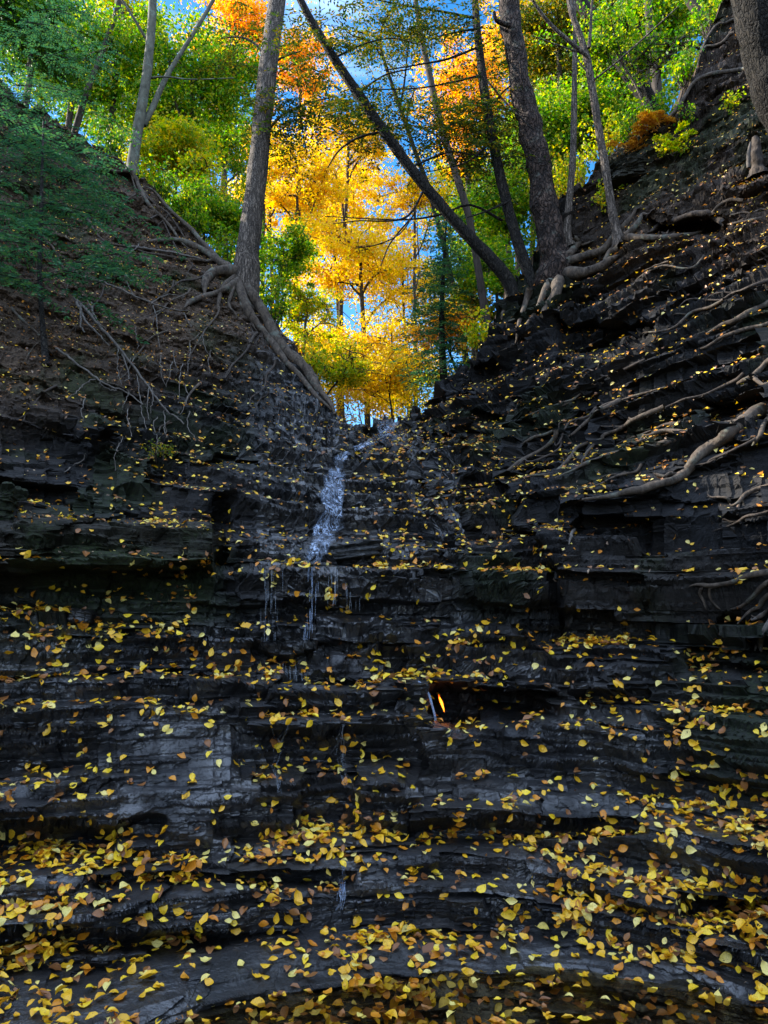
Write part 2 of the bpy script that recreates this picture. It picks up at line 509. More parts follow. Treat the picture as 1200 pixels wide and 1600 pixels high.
# normals, projected place and visibility buffer, for setting things down on the rock
gu = np.gradient(blur(P[..., 0], 2, 0), axis=0)
Ps = np.stack([blur(blur(P[..., c], 2, 0), 2, 1) for c in range(3)], -1)
n_ = np.cross(np.gradient(Ps, axis=1), np.gradient(Ps, axis=0))
n_ /= np.linalg.norm(n_, axis=-1, keepdims=True) + 1e-12
SN = n_ * np.where((n_ * (P - np.array([0, 0, CAM_Z]))).sum(-1, keepdims=True) > 0, -1, 1)
JX, JY, JD = proj(P)
ZB = np.full((540, 420), 1e9)
zi = np.clip((JY / 3).astype(int), 0, 539); zj = np.clip((JX / 3).astype(int), 0, 419)
okv = (JY >= 0) & (JY < 1620) & (JX >= 0) & (JX < 1260)
np.minimum.at(ZB, (zi[okv], zj[okv]), JD[okv])


def visible(p, tol=.05):
    x, y, d = proj(p)
    i = np.clip((y / 3).astype(int), 0, 539); j = np.clip((x / 3).astype(int), 0, 419)
    return (d < ZB[i, j] + tol) & (x > -5) & (x < 1205) & (y > -5) & (y < 1605)


def surf(px, py, lift=0.0):
    """point of the rock face that the photograph shows at px, py"""
    c = int(np.argmin(np.abs(cols - px)))
    c0, c1 = max(0, c - 1), min(len(cols), c + 2)
    e = np.abs(JY[:, c0:c1] - py) + .6 * np.abs(JX[:, c0:c1] - px)
    near = e < e.min() + 3
    d = np.where(near, JD[:, c0:c1], 1e9)
    r_, q = np.unravel_index(np.argmin(d), d.shape)
    return P[r_, c0 + q] + SN[r_, c0 + q] * lift


def surfs(pts, lift=0.0):
    return np.array([surf(x, y, lift) for x, y in pts])


backxy = back.reshape(-1, 3)


def ground_at(x, y):
    d = (backxy[:, 0] - x) ** 2 + (backxy[:, 1] - y) ** 2
    return float(backxy[int(np.argmin(d)), 2])


# ---- rock material zones (wet film, moss, soil) as a colour attribute
wetm = np.clip(low * sstep(1130 - PX + .12 * (PY - 950), 0, 160) + sstep(PY, 1080, 1250) * .8, 0, 1)
wetm = np.clip(wetm + cascade + sstep(PX, 380, 450) * sstep(760 - PX, 0, 60) * sstep(PY, 640, 700), 0, 1)
mossn = fbm(P0 * 1.5, 91, 4)
moss = sstep(mossn, .02, .35) * (1 - wetm * .9) * (.75 + .25 * soil)
moss = np.clip(moss + .35 * box(-60, 340, 800, 1000, 20, 20, 20, 30) * sstep(mossn, -.3, .2), 0, 1)
brown = np.clip(1.0 * box(-60, 336, 790, 900, 20, 8, 12, 8) + .6 * box(880, 1150, 850, 960, 20, 30, 20, 10), 0, 1)
patch = box(170, 370, 1120, 1300, 30, 30, 20, 20) + box(560, 700, 1280, 1330, 30, 30, 14, 14) + box(1020, 1090, 1205, 1235, 20, 20, 8, 8) + box(820, 890, 905, 985, 20, 14, 10, 10) + .3 * box(360, 520, 690, 870, 30, 30, 20, 10) + box(100, 480, 1400, 1440, 40, 40, 8, 8)
wetm = np.clip(wetm * .72 + 0.11 * np.clip(patch, 0, 1) * sstep(fbm(P0 * np.array([2.5, 2.5, 1.6]) + 11, 93, 3), -.25, .25), 0, 1)
full = np.zeros((NRT, NC, 4)); full[..., 3] = 0
full[NF:NF + NR, NX:-NX, 0] = wetm; full[NF:NF + NR, NX:-NX, 1] = moss; full[NF:NF + NR, NX:-NX, 2] = soil; full[NF:NF + NR, NX:-NX, 3] = brown
full[:NF, :, 0] = .7; full[:NF, :, 3] = .9
full[NF + NR:, NX:-NX, 2] = np.interp(cols, [500, 560, 640, 700], [1, .3, .3, 1])
me_g = mb.mesh('ground', None, False)
at = me_g.color_attributes.new('zones', 'FLOAT_COLOR', 'POINT')
at.data.foreach_set('color', full.reshape(-1).astype(np.float32))

m_rock, nt = new_mat('wet_shale')
k = NT(nt)
tc = k.n('ShaderNodeTexCoord').outputs['Object']
zn = k.n('ShaderNodeAttribute', attribute_name='zones')
sep = k.n('ShaderNodeSeparateColor'); k.link(zn.outputs['Color'], sep.inputs[0])
wet, mos, soi, brn = sep.outputs[0], sep.outputs[1], sep.outputs[2], zn.outputs['Alpha']
lam = k.noise(k.mapv(tc, (1.6, 1.6, 26)), 2.2, 7, .62, .25)
lam2 = k.noise(k.mapv(tc, (5, 5, 120), (3, 1, 2)), 1.6, 5, .6, .15)
def chip(scale, loc):
    vo = k.n('ShaderNodeTexVoronoi', feature='F1', i_Scale=1.0); k.link(k.mapv(tc, scale, loc), vo.inputs['Vector'])
    sc_ = k.n('ShaderNodeSeparateColor'); k.link(vo.outputs['Color'], sc_.inputs[0])
    return sc_.outputs[0]
ch1, ch2 = chip((9, 9, 42), (1, 2, 3)), chip((26, 26, 110), (4, 1, 2))
blot = k.noise(tc, 2.1, 5, .6)
grain = k.noise(tc, 60, 4, .65)
pit = k.noise(tc, 190, 2, .6)
dark = k.ramp(lam, [(.25, (.0045, .005, .006)), (.5, (.011, .012, .014)), (.75, (.028, .028, .030))])
warm = k.ramp(lam2, [(.25, (.014, .011, .008)), (.55, (.040, .032, .024)), (.8, (.085, .070, .053))])
c = k.mix(k.math('MULTIPLY', k.ramp(blot, [(.42, 0), (.66, 1)]), .45), dark, warm)
c = k.mix(k.math('MULTIPLY', brn, .8), c, warm)
drywash = k.mix(.5, c, (.034, .031, .028))
c = k.mix(k.math('MULTIPLY', k.math('SUBTRACT', 1.0, wet), .55), c, drywash)
c = k.mix(.5, c, k.mix(ch1, (.004, .0045, .005), c))
soilc = k.ramp(grain, [(.3, (.016, .010, .005)), (.5, (.056, .035, .020)), (.72, (.16, .105, .065))])
c = k.mix(k.math('MULTIPLY', soi, k.ramp(blot, [(.25, .55), (.6, 1.0)])), c, soilc)
mossc = k.ramp(grain, [(.3, (.006, .011, .004)), (.7, (.028, .045, .012))])
c = k.mix(k.math('MULTIPLY', mos, k.ramp(grain, [(.3, .25), (.6, .85)])), c, mossc)
wetn = k.noise(k.mapv(tc, (1.2, 1.2, .8), (7, 2, 1)), 2.4, 5, .6)
film = k.ramp(k.math('ADD', wetn, k.math('MULTIPLY', k.math('SUBTRACT', wet, .74), .9)), [(.42, .25), (.62, 1.0)])
film = k.math('MULTIPLY', film, wet)
rough = k.math('SUBTRACT', .78, k.math('MULTIPLY', film, .60))
rough = k.math('ADD', rough, k.math('MULTIPLY', k.math('SUBTRACT', grain, .5), .25))
b0 = k.n('ShaderNodeBump', i_Strength=.8, i_Distance=.012); k.link(ch1, b0.inputs['Height'])
b00 = k.n('ShaderNodeBump', i_Strength=.8, i_Distance=.005); k.link(ch2, b00.inputs['Height']); k.link(b0.outputs[0], b00.inputs['Normal'])
b1 = k.n('ShaderNodeBump', i_Strength=.55, i_Distance=.012); k.link(lam, b1.inputs['Height']); k.link(b00.outputs[0], b1.inputs['Normal'])
b2 = k.n('ShaderNodeBump', i_Strength=.7, i_Distance=.006); k.link(lam2, b2.inputs['Height']); k.link(b1.outputs[0], b2.inputs['Normal'])
b3 = k.n('ShaderNodeBump', i_Strength=.9, i_Distance=.008); k.link(grain, b3.inputs['Height']); k.link(b2.outputs[0], b3.inputs['Normal'])
b4 = k.n('ShaderNodeBump', i_Strength=.6, i_Distance=.003); k.link(pit, b4.inputs['Height']); k.link(b3.outputs[0], b4.inputs['Normal'])
bs = k.n('ShaderNodeBsdfPrincipled')
k.link(c, bs.inputs['Base Color']); k.link(rough, bs.inputs['Roughness']); k.link(b4.outputs[0], bs.inputs['Normal'])
spec = k.math('ADD', .2, k.math('MULTIPLY', film, .55)); k.link(spec, bs.inputs['Specular IOR Level'])
ripl = k.noise(k.mapv(tc, (1, 1, .55)), 16, 4, .6, .8)
bc = k.n('ShaderNodeBump', i_Strength=.8, i_Distance=.025); k.link(ripl, bc.inputs['Height'])
bc2 = k.n('ShaderNodeBump', i_Strength=.35, i_Distance=.004); k.link(grain, bc2.inputs['Height']); k.link(bc.outputs[0], bc2.inputs['Normal'])
k.link(k.math('MULTIPLY', film, .85), bs.inputs['Coat Weight']); bs.inputs['Coat Roughness'].default_value = .10; bs.inputs['Coat IOR'].default_value = 1.8
k.link(bc2.outputs[0], bs.inputs['Coat Normal'])
k.link(bs.outputs[0], k.n('ShaderNodeOutputMaterial').inputs[0])
me_g.materials.append(m_rock)
ground = bpy.data.objects.new('ground', me_g); COL.objects.link(ground)
tag(ground, 'dark layered shale gorge with wet stepped falls and steep soil banks', 'rock gorge', kind='structure')
# ------------------------------------------------------------------ plant materials
def bark_mat(name, lo, hi, scale=9.0, stretch=.16, bump=.9, dist=.02, lichen=0.0, plates=0):
    m, nt = new_mat(name)
    k = NT(nt)
    tc = k.n('ShaderNodeTexCoord').outputs['Object']
    n1 = k.noise(k.mapv(tc, (1, 1, stretch)), scale * 2.2, 6, .62, .6)
    n2 = k.noise(tc, 5, 4, .6)
    n3 = k.noise(k.mapv(tc, (1, 1, .4)), scale * 9, 3, .6)
    c = k.ramp(n1, [(.32, lo), (.52, tuple((a + b) / 2 for a, b in zip(lo, hi))), (.72, hi)])
    c = k.mix(k.math('MULTIPLY', k.ramp(n2, [(.4, 0), (.7, 1)]), .35), c, tuple(x * .45 for x in hi))
    if lichen:
        c = k.mix(k.math('MULTIPLY', k.ramp(k.noise(tc, 7, 5, .65), [(.55, 0), (.66, 1)]), lichen), c, (.20, .25, .20))
    b1 = k.n('ShaderNodeBump', i_Strength=bump, i_Distance=dist); k.link(n1, b1.inputs['Height'])
    if plates:
        wn = k.n('ShaderNodeTexNoise', i_Scale=plates * .5, i_Detail=3.0); k.link(tc, wn.inputs['Vector'])
        va = k.n('ShaderNodeVectorMath', operation='SCALE'); k.link(wn.outputs['Color'], va.inputs[0]); va.inputs['Scale'].default_value = 2.2 / plates
        vb = k.n('ShaderNodeVectorMath', operation='ADD'); k.link(tc, vb.inputs[0]); k.link(va.outputs[0], vb.inputs[1])
        vo = k.n('ShaderNodeTexVoronoi', feature='DISTANCE_TO_EDGE', i_Scale=float(plates)); k.link(k.mapv(vb.outputs[0], (1, 1, stretch)), vo.inputs['Vector'])
        cr = k.ramp(vo.outputs['Distance'], [(.0, 0), (.22, 1)])
        c = k.mix(k.math('ADD', k.math('MULTIPLY', cr, .75), .25), tuple(x * .35 for x in lo), c)
        b0 = k.n('ShaderNodeBump', i_Strength=1.0, i_Distance=dist); k.link(cr, b0.inputs['Height']); k.link(b0.outputs[0], b1.inputs['Normal'])
    b2 = k.n('ShaderNodeBump', i_Strength=.5, i_Distance=.004); k.link(n3, b2.inputs['Height']); k.link(b1.outputs[0], b2.inputs['Normal'])
    bs = k.n('ShaderNodeBsdfPrincipled', i_Roughness=.85)
    bs.inputs['Specular IOR Level'].default_value = .25
    k.link(c, bs.inputs['Base Color']); k.link(b2.outputs[0], bs.inputs['Normal'])
    k.link(bs.outputs[0], k.n('ShaderNodeOutputMaterial').inputs[0])
    return m


def leaf_mat(name, cols_, trans=.5, rough=.5, spots=0.0, per_object=False):
    m, nt = new_mat(name)
    k = NT(nt)
    rnd = k.n('ShaderNodeObjectInfo').outputs['Random'] if per_object else k.n('ShaderNodeNewGeometry').outputs['Random Per Island']
    n = len(cols_)
    c = k.ramp(rnd, [(i / max(1, n - 1), q) for i, q in enumerate(cols_)])
    tc = k.n('ShaderNodeTexCoord').outputs['Object']
    if spots:
        sp = k.noise(tc, 70 if not per_object else 9, 4, .7)
        c = k.mix(k.math('MULTIPLY', k.ramp(sp, [(.53, 0), (.66, 1)]), spots), c, (.14, .055, .015))
    bs = k.n('ShaderNodeBsdfPrincipled', i_Roughness=rough)
    bs.inputs['Specular IOR Level'].default_value = .35
    k.link(c, bs.inputs['Base Color'])
    out = k.n('ShaderNodeOutputMaterial')
    if trans:
        hsv = k.n('ShaderNodeHueSaturation', i_Saturation=1.1, i_Value=1.25); k.link(c, hsv.inputs['Color'])
        tr = k.n('ShaderNodeBsdfTranslucent'); k.link(hsv.outputs[0], tr.inputs['Color'])
        mx_ = k.n('ShaderNodeMixShader', i_0=trans)
        k.link(bs.outputs[0], mx_.inputs[1]); k.link(tr.outputs[0], mx_.inputs[2])
        k.link(mx_.outputs[0], out.inputs[0])
    else:
        k.link(bs.outputs[0], out.inputs[0])
    return m


M_GREY = bark_mat('grey_bark', (.055, .043, .033), (.29, .23, .18), 14, .10, 1.0, .015, 0, 42)
M_DARK = bark_mat('dark_bark', (.009, .008, .006), (.044, .036, .026), 10, .15, .9, .02, 0, 34)
M_FLAKE = bark_mat('flaky_bark', (.006, .004, .003), (.13, .083, .06), 7, .3, 1.0, .03, .25, 24)
M_PALE = bark_mat('pale_bark', (.04, .04, .028), (.15, .145, .105), 5, .5, .4, .01, .5)
M_BROWN = bark_mat('brown_bark', (.022, .016, .012), (.085, .065, .05), 10, .2)
M_ROOT = bark_mat('root_bark', (.014, .010, .007), (.135, .102, .074), 11, .5, 1.0, .014, .3, 0)
M_DEAD = bark_mat('dead_wood', (.045, .038, .032), (.19, .165, .14), 9, .6, .5, .006)

L_YEL = leaf_mat('yellow_leaf', [(.80, .40, .012), (.84, .56, .015), (.88, .66, .03), (.84, .62, .035), (.76, .48, .015), (.36, .40, .02)], .6)
L_ORA = leaf_mat('orange_leaf', [(.78, .34, .010), (.86, .48, .015), (.88, .60, .02), (.86, .42, .03), (.86, .38, .10), (.84, .64, .04)], .6)
L_YGR = leaf_mat('yellow_green_leaf', [(.12, .28, .015), (.26, .40, .015), (.46, .50, .015), (.70, .58, .02), (.84, .50, .02)], .6)
L_GRN = leaf_mat('green_leaf', [(.035, .12, .012), (.08, .24, .012), (.16, .34, .015), (.30, .40, .02), (.56, .48, .03)], .6)
L_DGR = leaf_mat('dark_green_leaf', [(.03, .10, .018), (.05, .16, .02), (.08, .20, .02), (.16, .24, .02)], .5)
L_HEM = leaf_mat('hemlock_needle', [(.025, .085, .045), (.04, .13, .055), (.06, .17, .06), (.10, .19, .045)], .35, .45)
L_OLV = leaf_mat('olive_leaf', [(.035, .08, .015), (.08, .15, .015), (.20, .22, .015), (.46, .28, .02), (.12, .18, .02)], .5)
L_SHD = leaf_mat('painted_shade_leaf', [(.014, .04, .012), (.03, .07, .014), (.06, .10, .014), (.12, .13, .015), (.25, .15, .015)], .3)  # backlit shade of the rim sprays painted in as darker leaf colours
L_FERN = leaf_mat('dry_fern', [(.42, .17, .03), (.55, .26, .05), (.60, .36, .08)], .4)
L_BRN = leaf_mat('brown_leaf', [(.14, .055, .02), (.22, .09, .03), (.10, .04, .02)], .3)


# ------------------------------------------------------------------ foliage
def unit(a):
    return a / (np.linalg.norm(a, axis=-1, keepdims=True) + 1e-9)


def kites(mb, pos, d, n, L, W):
    """one folded leaf blade at each pos, pointing along d"""
    pos = np.asarray(pos, float)
    N_ = len(pos)
    d = unit(d); n = n - (n * d).sum(-1, keepdims=True) * d; n = unit(n)
    s = np.cross(d, n)
    L = np.broadcast_to(np.asarray(L, float), (N_,))[:, None]
    W = np.broadcast_to(np.asarray(W, float), (N_,))[:, None]
    a = pos
    b = pos + d * L * .42 + s * W + n * W * .3
    t = pos + d * L - n * L * .08
    c_ = pos + d * L * .42 - s * W + n * W * .3
    V = np.stack([a, b, t, c_], 1).reshape(-1, 3)
    i = np.arange(N_)[:, None] * 4
    F = np.concatenate([i + np.array([[0, 1, 2]]), i + np.array([[0, 2, 3]])], 0)
    mb.add(V, F)


def clump(mb, c_, r, n, L, rng, flat=.45):
    p = rng.normal(0, 1, (n, 3)); p = unit(p) * (rng.random((n, 1)) ** .5)
    pos = c_ + p * np.array([r, r, r * flat])
    d = rng.normal(0, 1, (n, 3)); d[:, 2] -= .35
    nn = rng.normal(0, .85, (n, 3)); nn[:, 2] += 1
    kites(mb, pos, d, nn, L * rng.uniform(.65, 1.2, n), L * rng.uniform(.28, .42, n))


def hemlock_spray(ml, mt, o, d, L, rng, size=.014, step=.045, droop=.35, wide=.42):
    d = unit(np.asarray(d, float))
    n = max(5, int(L / .08))
    t = np.linspace(0, 1, n)
    pts = np.asarray(o) + d * L * t[:, None]
    pts[:, 2] -= droop * L * t ** 2
    side = np.cross(d, [0, 0, 1.]); side = unit(side)
    pts += side * (np.sin(t * 4 + rng.random() * 6) * L * .04)[:, None]
    tube(mt, pts, np.linspace(.006, .0015, n) * max(L, .4), 4)
    m = int(L / step)
    P_, D_, N_ = [], [], []
    for j in range(m):
        u = (j + rng.uniform(.2, .8)) / m
        base = np.array([np.interp(u, t, pts[:, q]) for q in range(3)])
        sg = 1 if j % 2 else -1
        ln = wide * L * (1 - u) ** .7 * rng.uniform(.6, 1.1) * min(1, .35 + u * 3)
        bd = unit(side * sg * rng.uniform(.8, 1) + d * rng.uniform(.5, .9) + np.array([0, 0, rng.uniform(-.35, .1)]))
        q = max(3, int(ln / (size * .62)))
        uu = np.linspace(.08, 1, q)
        bp = base + bd * (ln * uu)[:, None]; bp[:, 2] -= .25 * ln * uu ** 2
        bs_ = unit(np.cross(bd, [0, 0, 1.]))
        for sgn in (-1, 1):
            P_.append(bp)
            D_.append(np.broadcast_to(bs_ * sgn + bd * .45, bp.shape) + rng.normal(0, .22, bp.shape))
            N_.append(np.array([0, 0, 1.]) + rng.normal(0, .35, bp.shape))
    if P_:
        P_ = np.concatenate(P_); D_ = np.concatenate(D_); N_ = np.concatenate(N_)
        kites(ml, P_, D_, N_, size * rng.uniform(.8, 1.25, len(P_)), size * .24)


def limb_curve(a, b, rng, sag=.0, n=9, wig=.06):
    t = np.linspace(0, 1, n)[:, None]
    L = np.linalg.norm(b - a)
    p = a * (1 - t) + b * t
    p = p + (rng.normal(0, 1, 3) * wig * L) * np.sin(t * math.pi) + (rng.normal(0, 1, 3) * wig * .5 * L) * np.sin(t * 2 * math.pi)
    p[:, 2] += (sag * L * np.sin(t * math.pi))[:, 0]
    return p


# ------------------------------------------------------------------ trees of the wood behind the falls
def wood_tree(name, label, cat, group, px, py, Y, rx, rz, leaf, bark, nc, per, L, tr=.11, dx=0.0, seed=1, lobes=None, flat=.45, cs=.5, lean=0.0, shell=.5):
    rng = np.random.default_rng(seed)
    C = unproj(px, py, Y)
    s = Y / 1200
    RX, RZ = rx * s, rz * s
    bx = C[0] + dx
    gz = ground_at(bx, Y)
    root = empty(name, (bx, Y, gz), label, cat, group)
    top = C + np.array([lean, 0, RZ * .75])
    tp = spline([np.array([bx, Y, gz - .15]), np.array([bx + (C[0] - bx) * .35, Y, gz + (C[2] - gz) * .5]), C, top], 18)
    tp[:, :2] += .05 * rng.normal(0, 1, (18, 2)).cumsum(0) * .25
    mt = MB(); rad = np.linspace(tr, tr * .22, 18); rad[0] *= 1.5; rad[1] *= 1.15
    tube(mt, tp, rad, 8, .12, seed)
    mt.build('trunk', bark, root)
    ml = MB()
    ends = []
    nl = 8
    for i in range(nl):
        u = rng.uniform(.45, .97)
        a = np.array([np.interp(u, np.linspace(0, 1, 18), tp[:, q]) for q in range(3)])
        ang = 2.4 * i + rng.random()
        el = rng.uniform(-.15, .8)
        b = C + np.array([math.cos(ang) * math.cos(el) * RX, math.sin(ang) * math.cos(el) * RX, math.sin(el) * RZ]) * rng.uniform(.55, 1.1)
        cv = limb_curve(a, b, rng, .06, 10, .07)
        mm = MB()
        tube(mm, cv, np.linspace(tr * .36, .008, 10), 6, .1, seed + i)
        ends.append(cv)
        for _ in range(9):   # twigs
            j = rng.integers(3, 10)
            e = cv[j] + rng.normal(0, .36, 3) * np.array([RX, RX, RZ * .6])
            tw = limb_curve(cv[j], e, rng, .05, 6, .08)
            tube(mm, tw, np.linspace(.014, .004, 6), 4)
            ends.append(tw)
        mm.build('limb', bark, root)
    allp = np.concatenate([e[len(e) // 3:] for e in ends])
    nc = int(nc * (1.3 if Y >= 20 else 1.6)); per = int(per * 1.25)
    for _ in range(nc):
        if rng.random() < .86:
            c_ = allp[rng.integers(len(allp))] + rng.normal(0, .10, 3) * RX
        else:
            v = unit(rng.normal(0, 1, 3)) * rng.random() ** (.33 * (1 - shell) + .12)
            c_ = C + v * np.array([RX, RX, RZ])
        if c_[2] < gz + .3: continue
        clump(ml, c_, cs * rng.uniform(.6, 1.9) * max(.4, min(RX, 1.6) * .48), int(per * rng.uniform(.4, 1.4)), L * .82, rng, flat)
    ml.build('crown', leaf, root, smooth=False)
    return root


def hemlock_tree(name, label, group, px, base_py, top_py, Y, wpx, leaf, seed, size=.05, tr=.08, ns=60, gz=None, step=.13):
    """a conifer with drooping flat sprays"""
    rng = np.random.default_rng(seed)
    T_ = unproj(px, top_py, Y); B_ = unproj(px, base_py, Y)
    bx = B_[0]
    if gz is None: gz = ground_at(bx, Y)
    root = empty(name, (bx, Y, gz), label, 'tree', group)
    tp = spline([np.array([bx, Y, gz - .15]), (np.array([bx, Y, gz]) + T_) / 2 + rng.normal(0, .08, 3), T_], 14)
    mt = MB(); tube(mt, tp, np.linspace(tr, .012, 14), 8, .12, seed)
    mt.build('trunk', M_DARK, root)
    ml, mtw = MB(), MB()
    H = T_[2] - max(gz, B_[2])
    for i in range(ns):
        u = (i + rng.random()) / ns
        z = T_[2] - H * u
        j = np.interp(z, tp[:, 2], np.arange(14)); o = np.array([np.interp(j, np.arange(14), tp[:, q]) for q in range(3)])
        L = wpx * Y / 1200 * (.25 + .75 * u ** .7) * rng.uniform(.6, 1.15)
        a = i * 2.4 + rng.uniform(-.4, .4)
        hemlock_spray(ml, mtw, o, (math.cos(a), math.sin(a), rng.uniform(-.05, .35)), L, rng, size, step, .4)
    build_two('crown', ml, leaf, mtw, M_DARK, root)
    return root


